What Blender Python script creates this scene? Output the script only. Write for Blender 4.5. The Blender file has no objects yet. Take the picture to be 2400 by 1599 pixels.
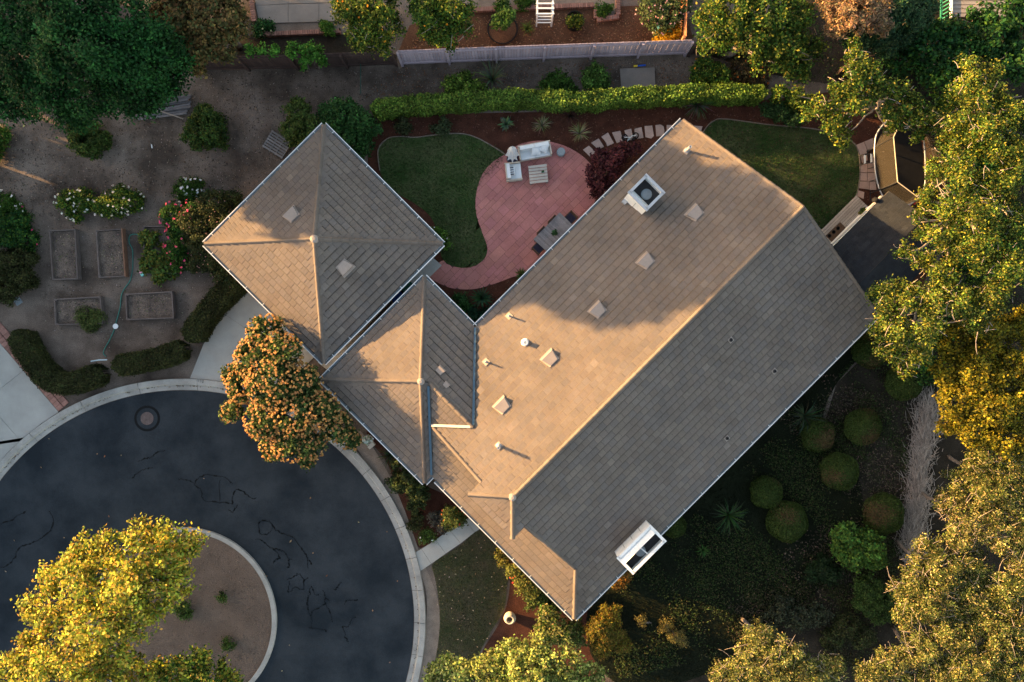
import bpy, math, random
import numpy as np
from mathutils import Vector
random.seed(7); RNG = np.random.default_rng(11)
S = bpy.context.scene
COL = S.collection
# ------------------------------------------------------------------ camera, sky, sun, exposure
CAM_H, GPX = 38.0, 49.0                       # metres above ground, photo pixels per metre on the ground
cam = bpy.data.cameras.new('camera'); cam.sensor_width = 36; cam.lens = GPX*CAM_H/2400*36
cam.clip_start = .5; cam.clip_end = 3000
co = bpy.data.objects.new('camera', cam); co.location = (0, 0, CAM_H); COL.objects.link(co); S.camera = co
SUN_AZ = (-.94, .34); ELEV = math.radians(10.0)
w = bpy.data.worlds.new('World'); S.world = w; w.use_nodes = True
nt = w.node_tree; bg = nt.nodes['Background']; sk = nt.nodes.new('ShaderNodeTexSky'); sk.sky_type = 'NISHITA'
sk.sun_disc = False; sk.sun_elevation = ELEV; sk.sun_rotation = math.atan2(SUN_AZ[0], SUN_AZ[1])
sk.air_density = 1.0; sk.dust_density = 1.5; sk.ozone_density = 1.2
tn = nt.nodes.new('ShaderNodeMix'); tn.data_type = 'RGBA'; tn.blend_type = 'MULTIPLY'; tn.inputs[0].default_value = 1; tn.inputs[7].default_value = (1.21, 1.01, .86, 1)
nt.links.new(sk.outputs[0], tn.inputs[6]); nt.links.new(tn.outputs[2], bg.inputs[0]); bg.inputs[1].default_value = .12
sl = bpy.data.lights.new('sun', 'SUN'); sl.energy = 5.0; sl.angle = math.radians(.45); sl.color = (1, .60, .24)
so = bpy.data.objects.new('sun', sl); COL.objects.link(so); so.location = (-60, 22, 12)
so.rotation_euler = Vector((-SUN_AZ[0], -SUN_AZ[1], -math.tan(ELEV))).to_track_quat('-Z', 'Y').to_euler()
S.view_settings.view_transform = 'Standard'; S.view_settings.look = 'None'
S.view_settings.exposure = 2.5; S.view_settings.gamma = 1.0
S.cycles.use_denoising = True
S.cycles.max_bounces = 6; S.cycles.transparent_max_bounces = 8

# ------------------------------------------------------------------ helpers
def W(px, py, z=0.0):
    k = (CAM_H-z)/CAM_H/GPX
    return ((px-1200)*k, (799.5-py)*k, z)
def W2(px, py, z=0.0): return W(px, py, z)[:2]
R2 = math.sqrt(.5)
def H3(u, v, z): return ((u+v)*R2, (u-v)*R2, z)      # house axes: u along the ridge, v across it
def UV(px, py, z):
    x, y, _ = W(px, py, z); return ((x+y)*R2, (x-y)*R2)
ORG = {}
def org(o): return ORG.get(o.name, (0., 0., 0.))
def tag(o, label=None, cat=None, group=None, kind=None):
    if label: o['label'] = label
    if cat: o['category'] = cat
    if group: o['group'] = group
    if kind: o['kind'] = kind
    return o
def thing(name, label, cat, base=(0, 0, 0), group=None, rz=0):
    o = bpy.data.objects.new(name, None); o.empty_display_size = .1; o.location = base; o.rotation_euler = (0, 0, rz)
    COL.objects.link(o); ORG[o.name] = tuple(base); return tag(o, label, cat, group)
def raw(name, V, F, mat, parent=None, base=None, cols=None, smooth=False):
    V = np.asarray(V, dtype=np.float64).reshape(-1, 3)
    b = np.array(org(parent) if parent is not None else (base if base is not None else (0, 0, 0)), dtype=float)
    me = bpy.data.meshes.new(name)
    if isinstance(F, np.ndarray):
        V = V-b; n = len(F); k = F.shape[1]
        me.vertices.add(len(V)); me.vertices.foreach_set('co', V.astype(np.float32).ravel())
        me.loops.add(n*k); me.loops.foreach_set('vertex_index', F.astype(np.int32).ravel())
        me.polygons.add(n); me.polygons.foreach_set('loop_start', np.arange(0, n*k, k, dtype=np.int32))
        try: me.polygons.foreach_set('loop_total', np.full(n, k, dtype=np.int32))
        except Exception: pass
        me.update(calc_edges=True)
    else:
        me.from_pydata((V-b).tolist(), [], F); me.update()
    if cols is None and mat.get('per_face'): cols = np.ones((len(me.polygons), 3))
    if cols is not None:
        a = me.attributes.new('col', 'FLOAT_COLOR', 'FACE')
        c = np.ones((len(me.polygons), 4), dtype=np.float32); c[:, :3] = np.asarray(cols, dtype=np.float32).reshape(-1, 3)
        a.data.foreach_set('color', c.ravel())
    if smooth: me.polygons.foreach_set('use_smooth', np.ones(len(me.polygons), dtype=bool))
    me.materials.append(mat)
    o = bpy.data.objects.new(name, me); COL.objects.link(o)
    if parent is not None: o.parent = parent; ORG[o.name] = tuple(b)
    else: o.location = b; ORG[o.name] = tuple(b)
    return o
class Geo:
    def __init__(s): s.v = []; s.f = []; s.c = []
    def add(s, vs, fs, col=None):
        n = len(s.v); s.v += [tuple(p) for p in vs]; s.f += [tuple(i+n for i in f) for f in fs]; s.c += [col or (1, 1, 1)]*len(fs); return s
    def box(s, c, sz, rz=0, tilt=None, col=None):
        ca, sa = math.cos(rz), math.sin(rz); hx, hy, hz = sz[0]/2, sz[1]/2, sz[2]/2; vs = []
        for dz in (-hz, hz):
            for dx, dy in ((-hx, -hy), (hx, -hy), (hx, hy), (-hx, hy)):
                x, y, z = dx, dy, dz
                if tilt: y, z = y*math.cos(tilt)-z*math.sin(tilt), y*math.sin(tilt)+z*math.cos(tilt)
                vs.append((c[0]+x*ca-y*sa, c[1]+x*sa+y*ca, c[2]+z))
        return s.add(vs, [(3, 2, 1, 0), (4, 5, 6, 7), (0, 1, 5, 4), (1, 2, 6, 5), (2, 3, 7, 6), (3, 0, 4, 7)], col)
    def beam(s, a, b, wd, h, col=None):         # bar between two points, wd across, h tall
        a, b = Vector(a), Vector(b); d = (b-a).normalized(); up = Vector((0, 0, 1))
        if abs(d.z) > .9: up = Vector((0, 1, 0))
        r = d.cross(up).normalized(); t = r.cross(d).normalized(); vs = []
        for p in (a, b):
            for i, j in ((-1, -1), (1, -1), (1, 1), (-1, 1)): vs.append(p+r*(i*wd/2)+t*(j*h/2))
        return s.add(vs, [(0, 1, 2, 3), (7, 6, 5, 4), (0, 4, 5, 1), (1, 5, 6, 2), (2, 6, 7, 3), (3, 7, 4, 0)], col)
    def tube(s, pts, r, n=6, closed=False, col=None):
        P = [Vector(p) for p in pts]; m = len(P); rr = r if isinstance(r, (list, tuple)) else [r]*m; vs = []; fs = []
        for i, p in enumerate(P):
            if closed: d = P[(i+1) % m]-P[i-1]
            else: d = P[min(i+1, m-1)]-P[max(i-1, 0)]
            d = d.normalized() if d.length > 1e-9 else Vector((0, 0, 1)); up = Vector((0, 0, 1)) if abs(d.z) < .9 else Vector((1, 0, 0))
            a = d.cross(up).normalized(); b = a.cross(d)
            for k in range(n): t = 2*math.pi*k/n; vs.append(p+a*(rr[i]*math.cos(t))+b*(rr[i]*math.sin(t)))
        for i in range(m if closed else m-1):
            j = (i+1) % m
            for k in range(n): l = (k+1) % n; fs.append((i*n+k, i*n+l, j*n+l, j*n+k))
        if not closed: fs += [tuple(range(n-1, -1, -1)), tuple((m-1)*n+k for k in range(n))]
        return s.add(vs, fs, col)
    def prism(s, pts, z0, z1, col=None):
        n = len(pts); ar = sum(pts[i-1][0]*pts[i][1]-pts[i][0]*pts[i-1][1] for i in range(n))
        if ar < 0: pts = pts[::-1]
        f = (lambda z: (z if callable(z) else (lambda x, y: z)))
        vs = [(x, y, f(z0)(x, y)) for x, y in pts]+[(x, y, f(z1)(x, y)) for x, y in pts]
        return s.add(vs, [tuple(range(n-1, -1, -1)), tuple(range(n, 2*n))]+[(i, (i+1) % n, n+(i+1) % n, n+i) for i in range(n)], col)
    def lathe(s, prof, c, n=16, col=None):
        vs = []; fs = []; m = len(prof)
        for r, z in prof:
            for k in range(n): t = 2*math.pi*k/n; vs.append((c[0]+r*math.cos(t), c[1]+r*math.sin(t), c[2]+z))
        for i in range(m-1):
            for k in range(n): l = (k+1) % n; fs.append((i*n+k, i*n+l, (i+1)*n+l, (i+1)*n+k))
        fs += [tuple(range(n-1, -1, -1)), tuple((m-1)*n+k for k in range(n))]
        return s.add(vs, fs, col)
    def obj(s, name, mat, parent=None, base=None, smooth=False, attr=False):
        return raw(name, s.v, s.f, mat, parent, base, s.c if attr else None, smooth)
def dup(root, loc, rz, label=None):
    r = root.copy(); COL.objects.link(r); r.location = loc; r.rotation_euler = (0, 0, rz)
    if label: r['label'] = label
    for ch in list(root.children):
        c = ch.copy(); COL.objects.link(c); c.parent = r
        for g in ch.children:
            d = g.copy(); COL.objects.link(d); d.parent = c
    return r
def spline(pts, k=6, closed=True):
    n = len(pts); out = []
    for i in range(n if closed else n-1):
        g = (lambda j: pts[j % n]) if closed else (lambda j: pts[max(0, min(n-1, j))])
        p0, p1, p2, p3 = g(i-1), g(i), g(i+1), g(i+2)
        for q in range(k):
            t = q/k; out.append(tuple(.5*(2*p1[d]+(p2[d]-p0[d])*t+(2*p0[d]-5*p1[d]+4*p2[d]-p3[d])*t*t+(3*p1[d]-p0[d]-3*p2[d]+p3[d])*t**3) for d in range(len(p1))))
    if not closed: out.append(tuple(pts[-1]))
    return out
def clip(poly, rect):                         # rect: convex, counter-clockwise
    out = list(poly)
    for i in range(len(rect)):
        a, b = rect[i], rect[(i+1) % len(rect)]; inp = out; out = []
        if not inp: break
        ins = lambda p: (b[0]-a[0])*(p[1]-a[1])-(b[1]-a[1])*(p[0]-a[0]) >= 0
        for j in range(len(inp)):
            p, q = inp[j-1], inp[j]; ip, iq = ins(p), ins(q)
            if ip != iq:
                den = (b[0]-a[0])*(q[1]-p[1])-(b[1]-a[1])*(q[0]-p[0])
                t = ((b[1]-a[1])*(p[0]-a[0])-(b[0]-a[0])*(p[1]-a[1]))/den if abs(den) > 1e-12 else 0
                out.append((p[0]+(q[0]-p[0])*t, p[1]+(q[1]-p[1])*t))
            if iq: out.append(q)
    res = []
    for p in out:
        if not res or (abs(p[0]-res[-1][0])+abs(p[1]-res[-1][1])) > 1e-4: res.append(p)
    if len(res) > 1 and abs(res[0][0]-res[-1][0])+abs(res[0][1]-res[-1][1]) < 1e-4: res.pop()
    return res
def area(p): return abs(sum(p[i-1][0]*p[i][1]-p[i][0]*p[i-1][1] for i in range(len(p))))/2
def inside(P, poly):
    x, y = P[:, 0], P[:, 1]; r = np.zeros(len(P), bool); n = len(poly)
    for i in range(n):
        (x1, y1), (x2, y2) = poly[i-1], poly[i]
        if y1 == y2: continue
        c = ((y1 > y) != (y2 > y)) & (x < (x2-x1)*(y-y1)/(y2-y1)+x1); r ^= c
    return r
# ------------------------------------------------------------------ materials
def mat(name, col, rough=.8, var=.25, scale=3.0, col2=None, fine=40., finev=.2, bump=.0, metal=0., attr=False, spec=.12, bscale=None, streak=None, lo=.3, hi=.7):
    m = bpy.data.materials.new(name); m.use_nodes = True; n = m.node_tree; N = n.nodes; L = n.links
    b = N['Principled BSDF']; b.inputs['Roughness'].default_value = rough; b.inputs['Metallic'].default_value = metal
    b.inputs['Specular IOR Level'].default_value = spec
    geo = N.new('ShaderNodeNewGeometry')
    t1 = N.new('ShaderNodeTexNoise'); t1.inputs['Scale'].default_value = scale; t1.inputs['Detail'].default_value = 5; t1.inputs['Roughness'].default_value = .6
    L.new(geo.outputs['Position'], t1.inputs['Vector'])
    t2 = N.new('ShaderNodeTexNoise'); t2.inputs['Scale'].default_value = fine; t2.inputs['Detail'].default_value = 3
    L.new(geo.outputs['Position'], t2.inputs['Vector'])
    mx = N.new('ShaderNodeMix'); mx.data_type = 'RGBA'
    c2 = col2 if col2 else tuple(c*(1-var) for c in col)
    c1 = col if col2 else tuple(c*(1+var) for c in col)
    rp = N.new('ShaderNodeMapRange'); rp.inputs[1].default_value = lo; rp.inputs[2].default_value = hi
    L.new(t1.outputs[0], rp.inputs[0]); L.new(rp.outputs[0], mx.inputs[0])
    mx.inputs[6].default_value = (*c1, 1); mx.inputs[7].default_value = (*c2, 1)
    out = mx.outputs[2]
    if attr:
        m['per_face'] = 1; at = N.new('ShaderNodeAttribute'); at.attribute_name = 'col'
        mm = N.new('ShaderNodeMix'); mm.data_type = 'RGBA'; mm.blend_type = 'MULTIPLY'; mm.inputs[0].default_value = 1
        L.new(out, mm.inputs[6]); L.new(at.outputs['Color'], mm.inputs[7]); out = mm.outputs[2]
    hv = N.new('ShaderNodeMapRange'); hv.inputs[1].default_value = .25; hv.inputs[2].default_value = .75
    hv.inputs[3].default_value = 1-finev; hv.inputs[4].default_value = 1+finev; L.new(t2.outputs[0], hv.inputs[0])
    m2 = N.new('ShaderNodeMix'); m2.data_type = 'RGBA'; m2.blend_type = 'MULTIPLY'; m2.inputs[0].default_value = 1
    L.new(out, m2.inputs[6]); L.new(hv.outputs[0], m2.inputs[7]); L.new(m2.outputs[2], b.inputs['Base Color'])
    if bump:
        bp = N.new('ShaderNodeBump'); bp.inputs['Strength'].default_value = 1; bp.inputs['Distance'].default_value = bump
        L.new(t2.outputs[0], bp.inputs['Height']); L.new(bp.outputs[0], b.inputs['Normal'])
    return m
M = {}
M['dirt'] = mat('dirt', (.18, .142, .115), .95, lo=.36, hi=.64, scale=.5, col2=(.058, .044, .035), fine=26, finev=.42, bump=.02)
M['dirt_tan'] = mat('dirt_tan', (.21, .165, .13), .95, .25, 1.5, fine=30, finev=.3, bump=.015)
M['mulch'] = mat('mulch', (.062, .024, .015), .95, .35, 2.0, fine=30, finev=.55, bump=.03)
M['mulch_orange'] = mat('mulch_orange', (.095, .046, .026), .95, .35, 1.2, fine=26, finev=.5, bump=.03)
M['lawn'] = mat('lawn', (.022, .056, .012), .9, scale=.7, col2=(.095, .10, .045), fine=35, finev=.35, bump=.03)
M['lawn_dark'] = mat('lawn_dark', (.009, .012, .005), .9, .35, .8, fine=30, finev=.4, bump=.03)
M['lawn_front'] = mat('lawn_front', (.045, .055, .022), .9, scale=1.1, col2=(.088, .07, .044), fine=35, finev=.4, bump=.03)
M['asphalt'] = mat('asphalt', (.033, .040, .047), .85, scale=.5, col2=(.013, .0185, .024), lo=.36, hi=.66, fine=55, finev=.35, bump=.006)
M['tar'] = mat('tar', (.004, .005, .006), .5, .2, 3)
M['concrete'] = mat('concrete', (.36, .35, .32), .85, .13, .9, fine=45, finev=.1, bump=.003)
M['kerb'] = mat('kerb', (.32, .31, .285), .85, .26, 1.1, fine=35, finev=.14, bump=.004)
M['grout'] = mat('grout', (.11, .058, .052), .9)
M['patio'] = mat('patio', (.40, .165, .145), .75, .2, .7, fine=22, finev=.12, bump=.004, attr=True)
M['flag'] = mat('flag', (.36, .27, .235), .85, .15, 3, fine=30, finev=.15, bump=.01, attr=True)
M['brick'] = mat('brick', (.25, .13, .10), .9, .2, 4, fine=40, finev=.2, bump=.005, attr=True)
M['tile'] = mat('tile', (.148, .122, .102), .8, .14, .5, fine=30, finev=.14, bump=.004, attr=True)
M['under'] = mat('under', (.05, .045, .04), .95)
M['shingle'] = mat('shingle', (.022, .0245, .029), .9, .2, 2, fine=30, finev=.25, bump=.006, attr=True)
M['white'] = mat('white', (.74, .74, .72), .55, .05, 2, fine=20, finev=.05)
M['stucco'] = mat('stucco', (.46, .42, .36), .9, .06, 3, fine=40, finev=.08, bump=.004)
M['metal_white'] = mat('metal_white', (.72, .72, .69), .5, .08, 3, fine=15, finev=.08)
M['metal_grey'] = mat('metal_grey', (.42, .44, .46), .45, .1, 3, metal=.4)
M['flash'] = mat('flash', (.065, .11, .15), .4, .1, 3, metal=.2)  # grey metal with the blue of reflected sky painted into its base colour
M['rod'] = mat('rod', (.35, .45, .5), .5, .1, 3)
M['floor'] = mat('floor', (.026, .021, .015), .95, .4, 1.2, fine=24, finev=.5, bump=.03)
M['old_concrete'] = mat('old_concrete', (.20, .175, .155), .9, .15, 1.2, fine=35, finev=.12)
M['vent'] = mat('vent', (.29, .24, .205), .7, .08, 3, fine=20, finev=.06)
M['black'] = mat('black', (.012, .012, .013), .7, .2, 4)
M['dark_metal'] = mat('dark_metal', (.03, .03, .032), .5, .2, 4)
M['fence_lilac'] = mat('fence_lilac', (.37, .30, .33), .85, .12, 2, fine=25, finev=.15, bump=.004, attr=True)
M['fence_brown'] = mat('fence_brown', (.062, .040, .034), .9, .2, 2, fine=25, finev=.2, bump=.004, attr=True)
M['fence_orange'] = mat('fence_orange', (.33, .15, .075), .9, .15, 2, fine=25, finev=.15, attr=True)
M['wood_grey'] = mat('wood_grey', (.19, .18, .175), .9, .15, 4, fine=30, finev=.2, bump=.003, attr=True)
M['wood_bed'] = mat('wood_bed', (.115, .095, .085), .9, .2, 3, fine=30, finev=.2, bump=.004, attr=True)
M['wood_pale'] = mat('wood_pale', (.42, .38, .34), .8, .1, 4, fine=25, finev=.1, attr=True)
M['wood_deck'] = mat('wood_deck', (.34, .30, .265), .85, .12, 3, fine=25, finev=.15, attr=True)
M['wood_brown'] = mat('wood_brown', (.09, .055, .035), .85, .15, 3, attr=True)
M['soil'] = mat('soil', (.165, .128, .102), .95, scale=2.4, col2=(.062, .05, .044), fine=22, finev=.5, bump=.03)
M['island'] = mat('island', (.135, .098, .075), .95, .2, .8, fine=28, finev=.4, bump=.02)
M['fabric'] = mat('fabric', (.66, .68, .68), .9, .06, 4, fine=50, finev=.05)
M['navy'] = mat('navy', (.035, .035, .06), .9, .1, 4)
M['stone_grey'] = mat('stone_grey', (.22, .25, .265), .7, .1, 4, fine=20, finev=.1)
M['bark'] = mat('bark', (.17, .135, .11), .95, .25, 5, fine=20, finev=.3, bump=.01)
M['bark_pale'] = mat('bark_pale', (.27, .22, .18), .9, .2, 5, fine=20, finev=.2, bump=.01)
M['hose'] = mat('hose', (.05, .20, .16), .5, .1, 3)
M['urn'] = mat('urn', (.46, .40, .30), .8, .12, 5, fine=20, finev=.1)
M['rust'] = mat('rust', (.11, .085, .08), .7, .2, 5, fine=20, finev=.25)
M['pot'] = mat('pot', (.30, .12, .07), .85, .15, 5)
M['blue'] = mat('blue', (.02, .09, .45), .5, .1, 3)
M['bin_blue'] = mat('bin_blue', (.015, .04, .15), .5, .1, 3)
M['bin_green'] = mat('bin_green', (.015, .06, .045), .5, .1, 3)
M['yellow'] = mat('yellow', (.7, .5, .05), .5, .1, 3)
M['red'] = mat('red', (.5, .05, .04), .6, .1, 3)
M['pink'] = mat('pink', (.7, .3, .4), .6, .1, 3)
M['teal'] = mat('teal', (.2, .55, .5), .6, .1, 3)
M['green_paint'] = mat('green_paint', (.02, .14, .09), .7, .15, 3)
M['attr'] = mat('attr', (1, 1, 1), .85, .06, 3, fine=20, finev=.1, attr=True)
def leafmat():
    m = bpy.data.materials.new('foliage'); m.use_nodes = True; n = m.node_tree; N = n.nodes; L = n.links
    b = N['Principled BSDF']; b.inputs['Roughness'].default_value = .6; b.inputs['Specular IOR Level'].default_value = .12
    a = N.new('ShaderNodeAttribute'); a.attribute_name = 'col'; L.new(a.outputs['Color'], b.inputs['Base Color'])
    tr = N.new('ShaderNodeBsdfTranslucent'); L.new(a.outputs['Color'], tr.inputs['Color'])
    mx = N.new('ShaderNodeMixShader'); mx.inputs[0].default_value = .35
    L.new(b.outputs[0], mx.inputs[1]); L.new(tr.outputs[0], mx.inputs[2]); L.new(mx.outputs[0], N['Material Output'].inputs[0]); return m
M['leaf'] = leafmat()
def netmat():
    m = bpy.data.materials.new('net'); m.use_nodes = True; n = m.node_tree; N = n.nodes; L = n.links
    b = N['Principled BSDF']; b.inputs['Base Color'].default_value = (.036, .028, .017, 1); b.inputs['Roughness'].default_value = .9
    t = N.new('ShaderNodeBsdfTransparent'); mx = N.new('ShaderNodeMixShader'); mx.inputs[0].default_value = .45
    L.new(t.outputs[0], mx.inputs[1]); L.new(b.outputs[0], mx.inputs[2]); L.new(mx.outputs[0], N['Material Output'].inputs[0]); return m
M['net'] = netmat()
# ------------------------------------------------------------------ foliage
def jit(cols, n, v=.32):
    c = np.asarray(cols, float)[RNG.integers(0, len(cols), n)]
    return np.clip(c*(1+RNG.normal(0, v, (n, 1)))*(1+RNG.normal(0, .07, (n, 3))), .002, .95)
def kite(C, Nrm, l, wd, cols):
    n = len(C); a = RNG.normal(size=(n, 3)); t = np.cross(Nrm, a); t /= np.linalg.norm(t, axis=1, keepdims=True)+1e-9
    b = np.cross(Nrm, t); l = np.asarray(l).reshape(-1, 1)*np.ones((n, 1)); wd = np.asarray(wd).reshape(-1, 1)*np.ones((n, 1))
    V = np.empty((n, 4, 3)); V[:, 0] = C-t*l/2; V[:, 1] = C+b*wd/2+t*l*.05; V[:, 2] = C+t*l/2; V[:, 3] = C-b*wd/2+t*l*.05
    return V, cols
def unit(n):
    d = RNG.normal(size=(n, 3)); return d/(np.linalg.norm(d, axis=1, keepdims=True)+1e-9)
CL = 4.2
def lobe_leaves(lobes, leaf, lai, cols, clump=.35, flat=.75, up=.55, thin=.6, lowest=-.35, tint=.22, fill=.55):
    Vs, Cs = [], []
    for (x, y, z, r) in lobes:
        n = int(lai*math.pi*r*r*1.4/(.5*leaf*leaf*thin)); n = max(30, n)
        nc = max(4, int(CL*r*r/(clump*clump))); d = unit(nc*3); d = d[d[:, 2] > lowest][:nc]; nc = len(d)
        rad = r*(fill+(1-fill)*RNG.random((nc, 1))**.6)*(1-.3*RNG.random((nc, 1)))
        cc = np.array([x, y, z])+d*rad*np.array([1, 1, flat]); ct = 1+RNG.normal(0, tint, nc)
        k = RNG.integers(0, nc, n); off = unit(n)*(RNG.random((n, 1))**.5)*clump*(.6+.8*RNG.random((n, 1)))
        C = cc[k]+off; C[:, 2] = np.maximum(C[:, 2], .04)
        Nm = d[k]*.5+np.array([0, 0, up])+unit(n)*.75; Nm /= np.linalg.norm(Nm, axis=1, keepdims=True)
        ll = leaf*(.7+.6*RNG.random(n)); c = jit(cols, n)*np.clip(ct[k], .45, 1.7)[:, None]
        V, c = kite(C, Nm, ll, ll*thin, c); Vs.append(V); Cs.append(c)
    return np.concatenate(Vs), np.concatenate(Cs)
def leafobj(name, V, C, parent=None, base=None, kind=None):
    o = raw(name, V.reshape(-1, 3), np.arange(len(V)*4).reshape(-1, 4), M['leaf'], parent, base, np.clip(C, .002, .95))
    if kind: o['kind'] = kind
    return o
def limb_geo(g, a, b, r0, r1, sag=.1, n=5):
    a, b = np.array(a), np.array(b); L = np.linalg.norm(b-a); pts = []
    o = RNG.normal(0, .06*L, 3)
    for i in range(n+1):
        t = i/n; p = a+(b-a)*t+o*math.sin(math.pi*t)+RNG.normal(0, .012*L, 3)*(0 < i < n); pts.append(tuple(p))
    g.tube(pts, [r0+(r1-r0)*i/n for i in range(n+1)], 6)
def px_lobes(L): # (px, py, radius px, centre height)
    out = []
    for px, py, rp, z in L:
        x, y, _ = W(px, py, z); out.append((x, y, z, rp*(CAM_H-z)/CAM_H/GPX))
    return out
def tree(name, label, cat, trunk_px, lobes, cols, leaf=.2, lai=4.0, trunk=.2, group=None, bark='bark', clump=.4, flat=.75, twigs=0, flowers=None, world=False, tint=.22, thin=.6, up=.55, fill=.55, twig_r=.018):
    L = lobes if world else px_lobes(lobes)
    b = trunk_px if world else W(*trunk_px); t = thing(name, label, cat, (b[0], b[1], 0), group)
    V, C = lobe_leaves(L, leaf, lai, cols, clump, flat, tint=tint, thin=thin, up=up, fill=fill); leafobj('crown', V, C, t)
    zc = np.mean([l[2] for l in L]); g = Geo(); cx, cy = np.mean([l[0] for l in L]), np.mean([l[1] for l in L])
    fork = (b[0]*.75+cx*.25, b[1]*.75+cy*.25, zc*.45)
    limb_geo(g, (b[0], b[1], 0), fork, trunk, trunk*.75); g.obj('trunk', M['bark'], t, smooth=True)
    g = Geo()
    for l in L: limb_geo(g, fork, (l[0], l[1], l[2]), trunk*.3, .02)
    for i in range(twigs):
        l = L[random.randrange(len(L))]; d = unit(1)[0]; d[2] = abs(d[2])*.5+.1
        p = np.array(l[:3])+d*l[3]*np.array([.9, .9, .7]); q = p+np.array([RNG.normal(0, .5), RNG.normal(0, .5), RNG.normal(.05, .15)])*l[3]*.8
        limb_geo(g, p, q, twig_r, twig_r*.45, n=3)
    br = g.obj('branches', M[bark], t, smooth=True)
    if twigs: br['kind'] = 'stuff'
    if flowers: blossoms(t, L, *flowers)
    return t
def blossoms(t, L, fcols, n, size, name='flowers', flat=.75, grow=1.0, side=None):
    Vs, Cs = [], []
    for (x, y, z, r) in L:
        m = max(1, int(n*r*r)); d = unit(m*3); d = d[d[:, 2] > -.1][:m]
        if side is not None:
            d = d[(d[:, :2]@np.array(side)) > -.15]
        m = len(d)
        if m == 0: continue
        C = np.array([x, y, z])+d*np.array([1, 1, flat])*(r*(.97+.13*RNG.random((m, 1))))*grow
        C[:, 2] = np.maximum(C[:, 2], .08)
        for q in range(4):
            Cq = C+unit(m)*size*.35; Nm = d*.5+np.array([0, 0, .6])+unit(m)*.4; Nm /= np.linalg.norm(Nm, axis=1, keepdims=True)
            V, c = kite(Cq, Nm, size*(.7+.5*RNG.random(m)), size*.8, jit(fcols, m, .12)); Vs.append(V); Cs.append(c)
    if Vs: leafobj(name, np.concatenate(Vs), np.concatenate(Cs), t, kind='stuff')
def shrub(name, label, cat, lobes, cols, leaf=.12, lai=4.5, group=None, flowers=None, clump=.2, flat=.8, stems=True, tint=.2, thin=.6, up=.55, fill=.6, fside=None):
    L = []
    for q in lobes:
        px, py, rp = q[:3]; h = q[3] if len(q) > 3 else None
        r0 = rp/GPX; zc = h if h is not None else r0*flat*.75
        x, y, _ = W(px, py, zc); L.append((x, y, zc, rp*(CAM_H-zc)/CAM_H/GPX))
    bx, by = np.mean([l[0] for l in L]), np.mean([l[1] for l in L]); t = thing(name, label, cat, (bx, by, 0), group)
    V, C = lobe_leaves(L, leaf, lai, cols, clump, flat, tint=tint, thin=thin, up=up, fill=fill, lowest=-.6); leafobj('foliage', V, C, t)
    if stems:
        g = Geo()
        for l in L:
            for i in range(3): limb_geo(g, (l[0]*.6+bx*.4+RNG.normal(0, .05), l[1]*.6+by*.4+RNG.normal(0, .05), 0), (l[0]+RNG.normal(0, .25)*l[3], l[1]+RNG.normal(0, .25)*l[3], l[2]+.2*l[3]), .025, .01, n=3)
        tag(g.obj('stems', M['bark'], t), kind='stuff')
    if flowers: blossoms(t, L, *flowers, flat=flat, side=fside)
    return t
def hedge(name, label, path, wpx, h, cols, leaf=.1, lai=5, cat='hedge', group=None, closedtop=True, wob=.06):
    P = np.array([W(x, y, h)[:2] for x, y in spline(path, 8, False)]); wd = wpx*(CAM_H-h)/CAM_H/GPX
    seg = np.linalg.norm(np.diff(P, axis=0), axis=1); cum = np.concatenate([[0], np.cumsum(seg)]); Ln = cum[-1]
    per = wd+2*h; n = int(lai*Ln*per/(.5*leaf*leaf*.6)); s = RNG.random(n)*Ln; i = np.clip(np.searchsorted(cum, s)-1, 0, len(seg)-1)
    f = ((s-cum[i])/seg[i])[:, None]; C2 = P[i]*(1-f)+P[i+1]*f; d = (P[i+1]-P[i])/seg[i][:, None]; nr = np.stack([d[:, 1], -d[:, 0]], 1)
    q = RNG.random(n)*per; top = (q > h) & (q < h+wd)
    off = np.where(q <= h, -wd/2, np.where(q >= h+wd, wd/2, q-h-wd/2)); z = np.where(q <= h, q, np.where(q >= h+wd, per-q, h))
    wobf = np.sin(s*3.1)*.5+np.sin(s*7.7+1)*.3+np.sin(s*17)*.2
    off = off*(1+wob*wobf)+RNG.normal(0, .045, n); z = z+np.where(top, wobf*.05+np.sin(off*9+s*4)*.03, 0)+RNG.normal(0, .045, n); z = np.maximum(z, .04)
    edge = np.minimum(s, Ln-s); sh = np.clip(edge/.25, .35, 1); off = off*sh
    C = np.concatenate([C2+nr*off[:, None], z[:, None]], 1)
    Nm = np.where(top[:, None], np.array([0, 0, 1.]), np.concatenate([nr*np.sign(off)[:, None], np.full((n, 1), .4)], 1))+unit(n)*.7
    Nm /= np.linalg.norm(Nm, axis=1, keepdims=True); ll = leaf*(.7+.6*RNG.random(n))
    patch = 1+.18*np.sin(s*2.3+off*3)+.12*np.sin(s*5.9)
    V, c = kite(C, Nm, ll, ll*.6, jit(cols, n)*patch[:, None]); b = P[len(P)//2]
    t = thing(name, label, cat, (b[0], b[1], 0), group); leafobj('foliage', V, c, t)
    g = Geo()
    for k in range(max(2, int(Ln/.5))):
        j = min(len(P)-1, int((k+.5)/max(2, int(Ln/.5))*len(P))); x, y = P[j]; limb_geo(g, (x, y, 0), (x+RNG.normal(0, .05), y+RNG.normal(0, .05), h*.8), .03, .015, n=3)
    tag(g.obj('stems', M['bark'], t), kind='stuff'); return t
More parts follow.
